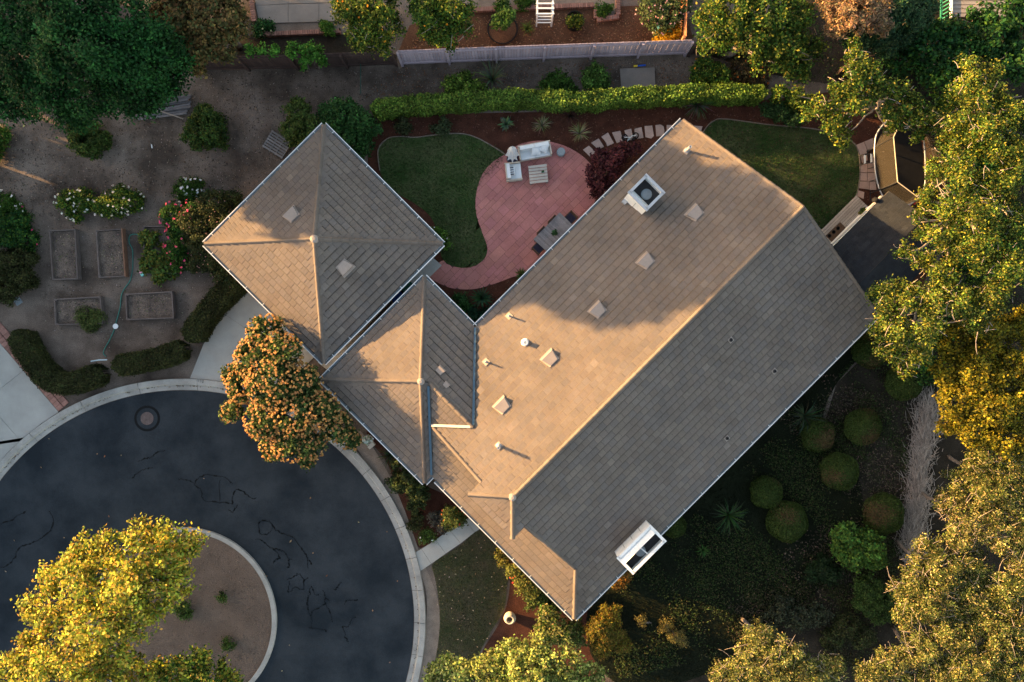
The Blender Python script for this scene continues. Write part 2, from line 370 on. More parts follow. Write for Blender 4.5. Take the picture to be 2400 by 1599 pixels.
def rosette(name, label, cat, px, py, rp, cols, n=26, wd=.09, h=.35, group=None, droop=.5):
    b = W(px, py); R = rp/GPX; t = thing(name, label, cat, b, group)
    for i in range(n if n <= 30 else 0):
        g = Geo(); a = i*2.39996+random.random()*.3; l = R*(.65+.4*random.random()); up = h*(1.2-.9*i/n)+.08
        c = cols[i % len(cols)]; c = tuple(x*(.75+.5*random.random()) for x in c); pts = []
        for k in range(5):
            s = k/4; rr = l*s; z = .05+up*math.sin(min(1, s*1.15)*math.pi*.6)-droop*.12*s*s; ww = wd*(1-abs(s-.35)*1.25)
            ww = max(ww, .006); ca, sa = math.cos(a), math.sin(a); x, y = b[0]+ca*rr, b[1]+sa*rr; z = max(z, .03)
            pts += [(x-sa*ww/2, y+ca*ww/2, z+.012), (x, y, z-.012), (x+sa*ww/2, y-ca*ww/2, z+.012)]
        fs = []
        for k in range(4): o = k*3; fs += [(o, o+1, o+4, o+3), (o+1, o+2, o+5, o+4)]
        g.add(pts, fs, c); g.obj('leaf', M['leaf'], t, attr=True)
    if n > 30:
        g = Geo()
        for i in range(n):
            a = random.random()*6.283; l = R*(.5+.6*random.random()); up = h*(.4+random.random()); c = cols[i % len(cols)]; c = tuple(x*(.6+.7*random.random()) for x in c)
            ca, sa = math.cos(a), math.sin(a); pts = []
            for k in range(4):
                s = k/3; z = max(.03, .05+up*math.sin(s*math.pi*.62)); ww = wd*(1-.85*s); x, y = b[0]+ca*l*s, b[1]+sa*l*s
                pts += [(x-sa*ww/2, y+ca*ww/2, z), (x+sa*ww/2, y-ca*ww/2, z)]
            g.add(pts, [(0, 1, 3, 2), (2, 3, 5, 4), (4, 5, 7, 6)], c)
        o = g.obj('blades', M['leaf'], t, attr=True); o['kind'] = 'stuff'
    return t
# ------------------------------------------------------------------ ground, roads, beds
def sheet(name, pts, z, m, smooth=6, px=True, kind='structure', parent=None):
    p = spline(pts, smooth) if smooth else list(pts)
    if px: p = [W2(*q) for q in p]
    g = Geo(); n = len(p); ar = sum(p[i-1][0]*p[i][1]-p[i][0]*p[i-1][1] for i in range(n))
    if ar < 0: p = p[::-1]
    g.add([(x, y, z) for x, y in p], [tuple(range(n))]); o = g.obj(name, M[m], parent)
    if kind and parent is None: o['kind'] = kind
    return o, p
def grass(name, poly, dens, cols, h=.06):
    P = np.array(poly); lo, hi = P.min(0), P.max(0); n = int(dens*(hi-lo).prod()); Q = lo+RNG.random((n, 2))*(hi-lo); Q = Q[inside(Q, poly)]; n = len(Q)
    a = RNG.random(n)*6.283; hh = h*(.5+RNG.random(n)); ln = RNG.normal(0, .035, (n, 2)); wd = .014
    V = np.empty((n, 3, 3)); V[:, 0] = np.c_[Q[:, 0]-np.cos(a)*wd, Q[:, 1]-np.sin(a)*wd, np.full(n, .012)]
    V[:, 1] = np.c_[Q[:, 0]+np.cos(a)*wd, Q[:, 1]+np.sin(a)*wd, np.full(n, .012)]; V[:, 2] = np.c_[Q+ln, hh+.012]
    p = .5+.5*np.sin(Q[:, 0]*1.7+np.sin(Q[:, 1]*1.1)*2)*np.cos(Q[:, 1]*1.3+1); c = jit(cols, n, .3)*(.65+.8*p)[:, None]
    o = raw(name, V.reshape(-1, 3), np.arange(n*3).reshape(-1, 3), M['leaf'], None, None, c); o['kind'] = 'stuff'; return o
g = Geo(); g.add([(-400, -400, 0), (400, -400, 0), (400, 400, 0), (-400, 400, 0)], [(0, 1, 2, 3)])
tag(g.obj('ground', M['dirt']), kind='structure')
sheet('mulch_bed', [(835, 620), (862, 400), (862, 285), (1000, 268), (1300, 262), (1560, 250), (1820, 232), (1990, 210), (2150, 270), (2230, 480), (2160, 680), (2060, 790), (1500, 800), (1115, 790), (960, 700)], .004, 'mulch', 0)
sheet('mulch_bed', [(1000, 1140), (1130, 1180), (1110, 1215), (985, 1285), (960, 1225), (930, 1150), (905, 1080), (860, 1020), (880, 960), (960, 1040)], .004, 'mulch', 3)
sheet('mulch_bed', [(1175, 1300), (1230, 1330), (1345, 1440), (1420, 1400), (1450, 1480), (1380, 1600), (1120, 1620), (1125, 1540), (1165, 1470), (1187, 1420), (1195, 1350)], .004, 'mulch', 3)
sheet('dirt_strip', [(845, 1010), (905, 1100), (950, 1200), (985, 1300), (1000, 1335), (1025, 1400), (1032, 1460), (1028, 1530), (1010, 1600), (975, 1600), (995, 1500), (1000, 1400), (985, 1340), (950, 1230), (900, 1140), (830, 1040)], .008, 'dirt_tan', 3)
sheet('planting_bed', [(1030, 30), (1300, 20), (1600, 10), (1625, 90), (1300, 125), (930, 130), (960, 60)], .004, 'mulch_orange', 0)
sheet('gravel_patch', [(1080, -60), (1400, -60), (1440, -40), (1445, 12), (1440, 42), (1400, 45), (1395, 14), (1250, 20), (1085, 24)], .008, 'dirt_tan', 0)
o, LAWN1 = sheet('lawn', [(886, 352), (908, 325), (940, 320), (975, 322), (1020, 316), (1075, 313), (1110, 320), (1150, 340), (1184, 362), (1160, 400), (1120, 440), (1116, 500), (1130, 545), (1142, 580), (1136, 606), (1112, 624), (1080, 628), (1050, 620), (1034, 599), (1028, 553), (1008, 507), (967, 474), (914, 443), (890, 400)], .010, 'lawn', 4)
o, LAWN2 = sheet('lawn', [(1640, 330), (1652, 303), (1672, 284), (1700, 279), (1800, 292), (1912, 303), (1985, 325), (2010, 350), (2016, 400), (2010, 450), (2000, 468), (1925, 545), (1900, 560), (1800, 500), (1700, 400)], .010, 'lawn', 4)
o, LAWN3 = sheet('front_lawn', [(1013, 1323), (1045, 1300), (1082, 1276), (1130, 1240), (1180, 1290), (1192, 1340), (1187, 1383), (1181, 1429), (1148, 1485), (1120, 1540), (1100, 1610), (1010, 1610), (1020, 1550), (1028, 1500), (1031, 1454), (1028, 1403), (1019, 1352)], .012, 'lawn_front', 3)
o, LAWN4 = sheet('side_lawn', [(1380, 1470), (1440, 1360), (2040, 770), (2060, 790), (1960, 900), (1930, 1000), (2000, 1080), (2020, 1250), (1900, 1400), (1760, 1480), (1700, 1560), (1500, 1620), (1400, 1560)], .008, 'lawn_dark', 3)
GR = [(.034, .085, .016), (.026, .068, .012), (.085, .10, .04)]
grass('grass_blades', LAWN1, 700, GR); grass('grass_blades', LAWN2, 600, GR)
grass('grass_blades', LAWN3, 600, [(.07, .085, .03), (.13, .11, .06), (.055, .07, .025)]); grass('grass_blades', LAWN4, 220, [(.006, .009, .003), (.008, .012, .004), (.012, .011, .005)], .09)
def edging(pts):
    g = Geo(); p = [W(x, y, .03) for x, y in spline(pts, 6, False)]; g.tube(p, .03, 5); return g.obj('lawn_edging', M['bark'], base=p[0])
for i, (pts, lb) in enumerate([([(890, 400), (886, 352), (908, 325), (940, 320), (975, 322), (1020, 316), (1075, 313), (1110, 320), (1150, 340), (1184, 362)], 'thin brown edging around the lawn left of the patio'),
                 ([(1640, 330), (1652, 303), (1672, 284), (1700, 279), (1800, 292), (1912, 303), (1985, 325), (2010, 350), (2016, 400), (2010, 450), (2000, 468)], 'thin brown edging around the lawn beside the trampoline')]):
    tag(edging(pts), lb, 'edging', 'lawn edging strips')
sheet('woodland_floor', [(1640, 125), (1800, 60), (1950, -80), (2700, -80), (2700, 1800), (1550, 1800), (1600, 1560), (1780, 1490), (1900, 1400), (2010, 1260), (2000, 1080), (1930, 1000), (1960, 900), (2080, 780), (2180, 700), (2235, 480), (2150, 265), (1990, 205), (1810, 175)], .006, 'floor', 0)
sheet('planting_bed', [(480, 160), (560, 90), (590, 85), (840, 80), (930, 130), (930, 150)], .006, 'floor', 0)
# cul-de-sac
CX, CY = 430, 1455
def arc(r, a0, a1, n): return [(CX+r*math.cos(math.radians(a0+(a1-a0)*i/n)), CY-r*math.sin(math.radians(a0+(a1-a0)*i/n))) for i in range(n+1)]
g = Geo(); ring = [W2(*p) for p in arc(540, 0, 360, 120)[:-1]]; g.add([(x, y, .012) for x, y in ring], [tuple(range(120))]); road = tag(g.obj('road', M['asphalt']), kind='structure')
g = Geo(); g.add([W(-1800, 1300, .008), W(-1800, 1900, .008), W(200, 1900, .008), W(0, 1250, .008)], [(0, 1, 2, 3)]); tag(g.obj('road', M['asphalt']), kind='structure')
def band(name, prof, a0, a1, n, m, parent=None, kind=None):  # prof: list of (radius px, z)
    g = Geo(); vs = []
    for i in range(n+1):
        a = math.radians(a0+(a1-a0)*i/n)
        for r, z in prof: x, y, _ = W(CX+r*math.cos(a), CY-r*math.sin(a)); vs.append((x, y, z))
    k = len(prof); fs = [(i*k+j, i*k+j+1, (i+1)*k+j+1, (i+1)*k+j) for i in range(n) for j in range(k-1)]
    fs += [tuple(range(k)), tuple(reversed([n*k+j for j in range(k)]))]
    g.add(vs, fs); o = g.obj(name, M[m], parent)
    if kind: o['kind'] = kind
    return o
kb = thing('kerb', None, None, W(CX, CY-555)); kb['kind'] = 'structure'; ORG[kb.name] = W(CX, CY-555)
a = -32.0
while a < 190:
    s = 7.9 if a < 80 else 14.2
    band('kerb_section', [(541, .0), (541, .03), (552, .022), (554.5, .13), (567, .135), (568, .0)], a+.06, a+s-.06, 10, 'kerb', kb); a += s
# number on the kerb
def strokes(g, segs, x0, y0, sc, ang, z, wd):
    ca, sa = math.cos(ang), math.sin(ang)
    for (ax, ay, bx, by) in segs:
        p = [(x0+(x*ca+y*sa)*sc, y0+(x*sa-y*ca)*sc) for x, y in ((ax, ay), (bx, by))]
        g.beam(W(*p[0], z), W(*p[1], z), wd, .004)
g = Geo(); ONE = [(0, 0, 0, 1), (0, 1, -.2, .8)]; TWO = [(-.25, .85, 0, 1), (0, 1, .22, .75), (.22, .75, -.25, 0), (-.25, 0, .28, 0)]
x = 0
for d in (ONE, ONE, TWO): strokes(g, [(a1+x, b1, a2+x, b2) for a1, b1, a2, b2 in d], 466, 896, 5.5, math.radians(4), .139, .02); x += .85
g.obj('painted_number', M['dark_metal'], kb)
isl = band('island_kerb', [(220, .0), (219, .13), (209, .135), (208, .0)], 0, 360, 96, 'kerb', None, 'structure')
g = Geo(); ring = [W2(*p) for p in arc(209, 0, 360, 72)[:-1]]; g.add([(x, y, .07) for x, y in ring], [tuple(range(72))]); g.obj('island_soil', M['island'])['kind'] = 'structure'
# tar seams on the asphalt
T0 = lambda L: [(x/3.92, 800+y/3.92) for x, y in L]; T1 = lambda L: [(600+x/3.92, 1199+y/3.92) for x, y in L]; T2 = lambda L: [(x/3.92, 1199+y/3.92) for x, y in L]
TAR = [T0([(1270, 1110), (1340, 1080), (1400, 1060), (1440, 1025), (1520, 1005)]), T0([(1210, 1260), (1260, 1210), (1330, 1180), (1400, 1155)]), T0([(1640, 1270), (1720, 1270), (1780, 1310), (1850, 1370), (1870, 1460), (2010, 1480), (2140, 1495)]),
       T0([(1790, 1310), (1830, 1250), (1930, 1230), (2090, 1265), (2140, 1310)]), T0([(2140, 1500), (2145, 1390), (2200, 1360), (2290, 1430), (2352, 1445)]), T0([(2100, 1550), (2150, 1560), (2180, 1500)]), T0([(2020, 1270), (2020, 1480)]),
       T1([(0, 250), (60, 270), (130, 330), (200, 350), (270, 380), (300, 440), (340, 440)]), T1([(150, 130), (200, 180), (280, 220), (345, 235), (390, 300), (440, 370), (470, 430), (480, 530)]), T1([(20, 110), (60, 80), (120, 90), (150, 130), (130, 190), (80, 215), (30, 190), (20, 110)]),
       T1([(160, 470), (190, 440), (220, 430), (190, 380), (150, 350)]), T1([(300, 440), (310, 500), (280, 520)]), T1([(290, 620), (350, 600), (390, 570), (430, 610), (440, 720), (360, 700), (320, 730), (295, 730), (310, 630)]), T1([(440, 640), (480, 610)]),
       T1([(500, 960), (480, 900), (470, 820), (500, 750), (490, 710), (520, 690), (530, 750), (580, 770)]), T1([(615, 720), (640, 790), (680, 825), (630, 800), (640, 850), (670, 910), (705, 1020)]), T1([(640, 850), (560, 890), (510, 940), (515, 1050), (490, 1070), (560, 1075), (640, 1100), (630, 1080)]),
       T1([(720, 720), (750, 700), (780, 650)]), T1([(810, 855), (850, 810), (930, 815)]), T1([(780, 1055), (850, 1050), (880, 990), (915, 970)]), T1([(800, 1060), (820, 1150), (850, 1210)]), T1([(470, 430), (500, 470), (510, 480)]),
       T2([(0, 520), (90, 480), (130, 420), (180, 330), (280, 290), (380, 240), (470, 170), (490, 60), (450, 0)]), T2([(0, 120), (100, 80), (200, 20), (240, 0)])]
g = Geo()
for L in TAR:
    pts = [W(x+random.uniform(-2.2, 2.2), y+random.uniform(-2.2, 2.2), .018) for x, y in spline(L, 5, False)]
    for i in range(len(pts)-1): g.beam(pts[i], pts[i+1], random.choice((.018, .025, .035, .07)), .006)
tag(g.obj('tar_seam', M['tar'], road), kind='stuff')
# driveway of the garage, neighbour's driveway, front walk
def slab_set(name, quads, z, m, piece='slab', shrink=.008, thick=.08):
    c = W(*quads[0][0]); t = thing(name, None, None, c); t['kind'] = 'structure'
    for q in quads:
        p = [W2(*a) for a in q]; mx, my = np.mean([a[0] for a in p]), np.mean([a[1] for a in p]); pp = []
        for x, y in p: d = math.hypot(x-mx, y-my); pp.append((mx+(x-mx)*(1-shrink/d), my+(y-my)*(1-shrink/d)))
        g = Geo(); g.prism(pp, z-thick, z); g.obj(piece, M[m], t)
    return t
ED = [(CX+568*math.cos(math.radians(a)), CY-568*math.sin(math.radians(a))) for a in (88.4, 84, 79, 74, 68, 62)]
slab_set('driveway', [[ED[0], (478, 806), (523, 734), (600, 786), ED[2], ED[1]], [(523, 734), (548, 700), (580, 664), (680, 735), (600, 786)], [ED[2], (600, 786), (680, 735), (760, 815), ED[4], ED[3]], [(680, 735), (580, 664), (640, 610), (860, 800), (760, 815)]], .05, 'concrete')
NL = [(CX+569*math.cos(math.radians(a)), CY-569*math.sin(math.radians(a))) for a in (121, 126, 131, 136, 141, 147, 152)]
slab_set('neighbour_driveway', [[(138, 965), (56, 869), (-60, 960), (0, 976), (50, 1034), NL[1], NL[0]], [(56, 869), (0, 803), (-90, 700), (-300, 860), (-60, 960)], [NL[1], (50, 1034), (0, 976), (-60, 960), (-300, 860), (-400, 1100), NL[6], NL[5], NL[4], NL[3], NL[2]]], .045, 'concrete')
bs = thing('brick_border', 'double row of pink bricks edging the pale driveway at left', 'brick border', W(70, 870))
for i in range(28):
    for j in range(2):
        t = (i+.5*j*0)/28; t2 = (i+.94)/28; a0 = (-60+198*t, 733+232*t); a1 = (-60+198*t2, 733+232*t2); nx, ny = 12.5, -10.7
        q = [(a0[0]+nx*(j+.06), a0[1]+ny*(j+.06)), (a1[0]+nx*(j+.06), a1[1]+ny*(j+.06)), (a1[0]+nx*(j+.95), a1[1]+ny*(j+.95)), (a0[0]+nx*(j+.95), a0[1]+ny*(j+.95))]
        g = Geo(); k = random.uniform(.8, 1.2); g.prism([W2(*p) for p in q], 0, .055+.006*random.random(), (1.15*k, 1.2*k, 1.25*k)); g.obj('brick', M['brick'], bs, attr=True)
WK = [((972, 1295), (986, 1338)), ((988, 1286), (1011, 1321)), ((1021, 1265), (1045, 1297)), ((1054, 1241), (1080, 1273)), ((1090, 1219), (1113, 1247)), ((1132, 1190), (1158, 1218))]
slab_set('front_walk', [[WK[i][0], WK[i+1][0], WK[i+1][1], WK[i][1]] for i in range(5)], .06, 'concrete')
slab_set('side_passage', [[(1010, 600), (1036, 622), (985, 672), (930, 690), (960, 650)], [(960, 650), (930, 690), (840, 790), (800, 790)], [(800, 790), (840, 790), (770, 870), (745, 850)]], .03, 'concrete')
slab_set('tool_pad', [[(1452, 162), (1534, 159), (1536, 206), (1455, 207)]], .07, 'old_concrete')
slab_set('rear_patio', [[(590, -60), (676, -60), (676, 10), (600, 14)], [(676, -60), (748, -60), (748, 8), (676, 10)], [(748, -60), (830, -60), (830, 6), (748, 8)], [(600, 14), (676, 11), (676, 54), (608, 56)], [(676, 11), (748, 9), (748, 52), (676, 54)], [(748, 9), (830, 6), (810, 50), (748, 52)]], .05, 'old_concrete')
# red patio of stamped stones
PT = [(1184, 362), (1215, 340), (1260, 330), (1300, 335), (1340, 350), (1380, 380), (1402, 420), (1400, 460), (1360, 520), (1270, 615), (1235, 640), (1200, 650), (1160, 665), (1110, 678), (1060, 676), (1025, 662), (1000, 645), (1035, 612), (1050, 620), (1080, 628), (1112, 624), (1136, 606), (1142, 580), (1130, 545), (1116, 500), (1116, 455), (1130, 410), (1155, 380)]
o, PP = sheet('patio', PT, .014, 'grout', 4)
pe = o; c45, s45 = R2, R2; rot = [(x*c45+y*s45, -x*s45+y*c45) for x, y in PP]; ys = [p[1] for p in rot]; xs = [p[0] for p in rot]
y = min(ys); r = 0
while y < max(ys):
    hh = (.30, .45, .30, .22)[r % 4]; x = min(xs)-.7*random.random()
    while x < max(xs):
        ww = random.choice((.45, .6, .75)); q = clip(rot, [(x+.006, y+.006), (x+ww-.006, y+.006), (x+ww-.006, y+hh-.006), (x+.006, y+hh-.006)])
        if len(q) >= 3 and area(q) > .006:
            k = random.uniform(.9, 1.1); g = Geo(); g.prism([(a*c45-b*s45, a*s45+b*c45) for a, b in q], .012, .024+random.uniform(-.0015, .0015), (k, k*random.uniform(.96, 1.04), k*random.uniform(.96, 1.06)))
            g.obj('paving_stone', M['patio'], pe, attr=True)
        x += ww
    y += hh; r += 1
# stepping stones
FX = lambda L: [(1380+x/11.77, 270+y/11.77) for x, y in L]
ST = [FX([(0, 850), (200, 1035), (80, 1195), (-160, 960)]), FX([(60, 770), (270, 650), (420, 880), (345, 910), (265, 985), (225, 920)]), FX([(345, 605), (525, 485), (690, 780), (510, 865), (480, 780), (425, 690)]), FX([(640, 485), (865, 440), (945, 715), (770, 775)]),
      FX([(980, 430), (1165, 380), (1230, 690), (1050, 720), (1000, 500)]), FX([(1255, 385), (1450, 340), (1505, 630), (1340, 660), (1270, 560)]), FX([(1535, 310), (1745, 295), (1790, 580), (1720, 650), (1560, 610)]), FX([(1835, 285), (1965, 265), (2060, 320), (2080, 430), (2060, 580), (1860, 590)]), FX([(2145, 280), (2352, 280), (2400, 560), (2150, 520)]), [(1620, 295), (1646, 297), (1640, 318), (1622, 312)]]
fp = thing('stepping_stone_path', None, None, W(1470, 310)); fp['kind'] = 'structure'
for q in ST:
    g = Geo(); k = random.uniform(.9, 1.1); g.prism([W2(*p) for p in q], 0, .05, (k, k, k)); g.obj('stepping_stone', M['flag'], fp, attr=True)
TX = lambda L: [(1990+x/7.127, 270+y/7.127) for x, y in L]
FL = [[(120, 500), (240, 450), (290, 570), (295, 640), (180, 670)], [(250, 445), (400, 385), (405, 560), (320, 610)], [(185, 680), (290, 655), (300, 760), (215, 800)], [(190, 850), (300, 800), (300, 960), (190, 960)], [(310, 800), (410, 780), (430, 960), (308, 960)], [(185, 970), (298, 970), (300, 1100), (170, 1095)], [(308, 970), (430, 970), (440, 1100), (308, 1105)], [(165, 1110), (335, 1110), (330, 1245), (145, 1220)], [(345, 1115), (440, 1110), (450, 1250), (340, 1250)], [(135, 1255), (250, 1290), (235, 1400), (125, 1350)]]
fp2 = thing('flagstone_path', None, None, W(2030, 390)); fp2['kind'] = 'structure'
for q in FL:
    g = Geo(); k = random.uniform(.85, 1.1); g.prism([W2(*p) for p in TX(q)], 0, .04, (k, k*.92, k*.88)); g.obj('flagstone', M['flag'], fp2, attr=True)
# ------------------------------------------------------------------ roofs
PITCH, ZE = .45, 2.6
TILES = []
TC = [(1, 1, 1), (1.03, 1.01, .98), (.96, .97, 1.0), (.98, .95, .93), (.91, .93, .97), (1.05, 1.04, 1.02), (1.0, .98, .98)]
def slope(house, poly, zf, down, course=.285, tw=.315, th=.055, key='tile', cols=TC, gap=.004):
    ex, ey = -down[1], down[0]                       # along the eave
    loc = [(p[0]*ex+p[1]*ey, -(p[0]*down[0]+p[1]*down[1])) for p in poly]
    if sum(loc[i-1][0]*loc[i][1]-loc[i][0]*loc[i-1][1] for i in range(len(loc))) < 0: loc = loc[::-1]
    back = lambda s, t: (s*ex-t*down[0], s*ey-t*down[1])
    g = Geo(); wp = [H3(*back(*p), 0)[:2] for p in loc]
    zz = lambda x, y: zf((x+y)*R2, (x-y)*R2)
    g.prism(wp, lambda x, y: zz(x, y)-.09, lambda x, y: zz(x, y)); so_ = g.obj('roof_slope', M['under'], house)
    t0 = min(p[1] for p in loc); t1 = max(p[1] for p in loc); s0 = min(p[0] for p in loc); s1 = max(p[0] for p in loc)
    t = t0; row = 0
    while t < t1-.02:
        s = s0-tw*((row % 2)*.5+.3); 
        while s < s1:
            js = random.uniform(-.003, .003); a, b, c, d = s+gap+js, s+tw-gap+js, t, min(t+course, t1); q = clip(loc, [(a, c), (b, c), (b, d), (a, d)])
            if len(q) >= 3 and area(q) > .002:
                lift = random.uniform(0, .008); hgt = lambda tt: .012+th*(1-(tt-t)/course)+lift
                col = random.choice(cols); k = random.uniform(.94, 1.06); k = k*1.18 if random.random() < .02 else k; col = tuple(x*k for x in col)
                full = len(q) == 4 and abs(area(q)-(b-a)*(d-c)) < 1e-4
                if full and key == 'tile':
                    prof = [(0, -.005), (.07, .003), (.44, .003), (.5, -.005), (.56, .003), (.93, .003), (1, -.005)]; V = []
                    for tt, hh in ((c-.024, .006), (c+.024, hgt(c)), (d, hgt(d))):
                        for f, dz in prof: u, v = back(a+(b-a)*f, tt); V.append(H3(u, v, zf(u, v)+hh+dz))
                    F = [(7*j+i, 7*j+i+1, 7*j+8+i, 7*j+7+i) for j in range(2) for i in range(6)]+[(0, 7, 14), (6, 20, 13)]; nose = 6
                else:
                    nose = 0; V = []; n = len(q)
                    for s_, t_ in q: u, v = back(s_, t_); V.append(H3(u, v, zf(u, v)))
                    for s_, t_ in q: u, v = back(s_, t_); V.append(H3(u, v, zf(u, v)+hgt(t_)))
                    F = [tuple(range(n, 2*n))]+[(i, (i+1) % n, n+(i+1) % n, n+i) for i in range(n)]
                cz = V[0][2]; cl = [tuple(x*.52 for x in col)]*nose+[col]*(len(F)-nose); TILES.append((area(q)*(38/(38-cz))**2+(.02 if full else 0), V, F, cl, so_, key))  # nose faces coloured darker to paint in the contact shadow at each course step
            s += tw
        t += course; row += 1
    return so_
def flush_tiles(name='roof_tile', m='tile', n=300):
    TILES.sort(key=lambda t: -t[0]); rest = {}
    for i, (a, V, F, col, so_, key) in enumerate(TILES):
        if i < n: raw(name, V, F, M[m], so_, None, col)
        else:
            g = rest.setdefault(so_.name, (Geo(), so_)); g[0].add(V, F); g[0].c[-len(F):] = col
    for g, so_ in rest.values(): tag(g.obj(name, M[m], so_, attr=True), kind='stuff')
    TILES.clear()
def caps(house, p0, p1, wd=.22, h=.06, name='ridge_cap', m='tile', L=.36, side=(PITCH, PITCH), tint=(.97, .95, .93)):
    a, b = Vector(p0), Vector(p1); d = b-a; n = max(1, round(d.length/L)); d /= n; dn = d.normalized(); r = dn.cross(Vector((0, 0, 1))).normalized()
    for i in range(n):
        g = Geo(); V = []; k = random.uniform(.92, 1.08)
        for s, lift in ((0, .03), (1.06, .0)):
            p = a+d*(i+s)+Vector((0, 0, lift))
            for o, z in ((-1, -.10), (-.62, .0), (-.2, h*.8), (.2, h*.8), (.62, .0), (1, -.10)): V.append(p+r*(o*wd/2*(1.06-.06*s))+Vector((0, 0, z+.05)))
        F = [(j, 6+j, 7+j, j+1) for j in range(5)]+[(0, 1, 2, 3, 4, 5), (11, 10, 9, 8, 7, 6)]
        g.add(V, F, tuple(c*k for c in tint)); g.obj(name, M[m], house, attr=True)
def gutter(house, a, b, out):                       # a, b in (u, v); out: outward unit (u, v)
    g = Geo(); A = H3(*a, ZE); B = H3(*b, ZE); o = Vector(H3(out[0], out[1], 0))
    def off(p, k, dz): return tuple(Vector(p)+o*k+Vector((0, 0, dz)))
    g.beam(off(A, .125, -.03), off(B, .12, -.03), .03, .12); g.beam(off(A, .0, -.12), off(B, .0, -.12), .02, .16)
    gt = g.obj('gutter', M['white'], house); g = Geo(); g.beam(off(A, .06, -.085), off(B, .06, -.085), .095, .012); g.obj('gutter_bed', M['stone_grey'], gt)
    Ln = math.dist(A, B); n = int(Ln/1.05)
    for i in range(n):
        t = (i+.5)/n; p = Vector(A).lerp(Vector(B), t); q = Geo(); q.beam(tuple(p+o*.12+Vector((0, 0, .028))), tuple(p+o*-.08+Vector((0, 0, .035))), .025, .01); q.obj('gutter_strap', M['white'], gt)
def walls(house, poly, z1, m='stucco'):
    g = Geo(); p = [H3(u, v, 0)[:2] for u, v in poly]; n = len(p)
    g.prism(p, 0, z1); return g.obj('wall', M[m], house)
def vent(house, px, py, zf, down, s=1.0, name='roof_vent'):
    z = 3.4
    for _ in range(6): u, v = UV(px, py, z+.12); z = zf(u, v)
    e = (-down[1], down[0]); g = Geo()
    def P(a, b, h): uu, vv = u+e[0]*a+down[0]*b, v+e[1]*a+down[1]*b; return H3(uu, vv, zf(uu, vv)+h)
    g.add([P(-.36*s, .28*s, .085), P(.36*s, .28*s, .085), P(.27*s, -.27*s, .085), P(-.27*s, -.27*s, .085), P(-.36*s, .28*s, .0), P(.36*s, .28*s, .0), P(.27*s, -.27*s, .0), P(-.27*s, -.27*s, .0)], [(0, 1, 2, 3), (4, 5, 1, 0), (5, 6, 2, 1), (6, 7, 3, 2), (7, 4, 0, 3)])
    g.add([P(-.33*s, .22*s, .07), P(.33*s, .22*s, .07), P(.22*s, -.26*s, .07), P(-.22*s, -.26*s, .07), P(-.31*s, .20*s, .31*s), P(.31*s, .20*s, .31*s), P(.19*s, -.24*s, .115*s), P(-.19*s, -.24*s, .115*s)], [(4, 5, 6, 7), (0, 1, 5, 4), (1, 2, 6, 5), (2, 3, 7, 6), (3, 0, 4, 7)])
    return g.obj(name, M['vent'], house)
def pipe(house, px, py, zf, h=.5, r=.045, m='metal_grey', fl=.13):
    z = 3.4
    for _ in range(6): u, v = UV(px, py, z); z = zf(u, v)
    x, y, _ = H3(u, v, 0); g = Geo()
    g.prism([H3(u+a, v+b, 0)[:2] for a, b in ((-fl, -fl), (fl, -fl), (fl, fl), (-fl, fl))], lambda X, Y: zf((X+Y)*R2, (X-Y)*R2), lambda X, Y: zf((X+Y)*R2, (X-Y)*R2)+.085); g.obj('pipe_flange', M['vent'], house); g = Geo()
    g.lathe([(r*1.9, .04), (r*1.3, .15), (r, .16), (r, h), (r*.7, h), (r*.7, h-.06)], (x, y, z), 10); o = g.obj('vent_pipe', M[m], house); return o
# ---- garage
gu0, gu1, gv0, gv1 = -6.62, .88, -12.74, -5.25; gc = ((gu0+gu1)/2, (gv0+gv1)/2)
gar = thing('garage', 'square garage with a four-sided hip roof of brown tiles', 'garage', H3(*gc, 0))
walls(gar, [(gu0+.5, gv0+.5), (gu1-.5, gv0+.5), (gu1-.5, gv1-.5), (gu0+.5, gv1-.5)], 2.5)
GN = lambda u, v: ZE+PITCH*(v-gv0); GS = lambda u, v: ZE+PITCH*(gv1-v); GW = lambda u, v: ZE+PITCH*(u-gu0); GE = lambda u, v: ZE+PITCH*(gu1-u)
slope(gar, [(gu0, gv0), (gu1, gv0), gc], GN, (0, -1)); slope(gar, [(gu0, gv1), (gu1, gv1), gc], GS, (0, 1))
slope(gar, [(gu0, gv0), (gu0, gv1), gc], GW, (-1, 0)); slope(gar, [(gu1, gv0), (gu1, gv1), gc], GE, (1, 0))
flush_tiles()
za = ZE+PITCH*3.75
for c in ((gu0, gv0), (gu1, gv0), (gu1, gv1), (gu0, gv1)): caps(gar, H3(*c, ZE), H3(*gc, za))
g = Geo(); g.lathe([(.2, -.05), (.17, .1), (.07, .15)], H3(*gc, za), 10); g.obj('apex_cap', M['vent'], gar)
gutter(gar, (gu0, gv0), (gu1, gv0), (0, -1)); gutter(gar, (gu0, gv1), (gu1, gv1), (0, 1)); gutter(gar, (gu0, gv0), (gu0, gv1), (-1, 0)); gutter(gar, (gu1, gv0), (gu1, gv1), (1, 0))
vent(gar, 683, 503, GN, (0, -1)); vent(gar, 808, 627, GS, (0, 1))
g = Geo(); c = H3(gu0+.47, gc[1], 1.1); g.box(c, (4.8, .06, 2.2), math.radians(-45)); gd = g.obj('garage_door', M['white'], gar)
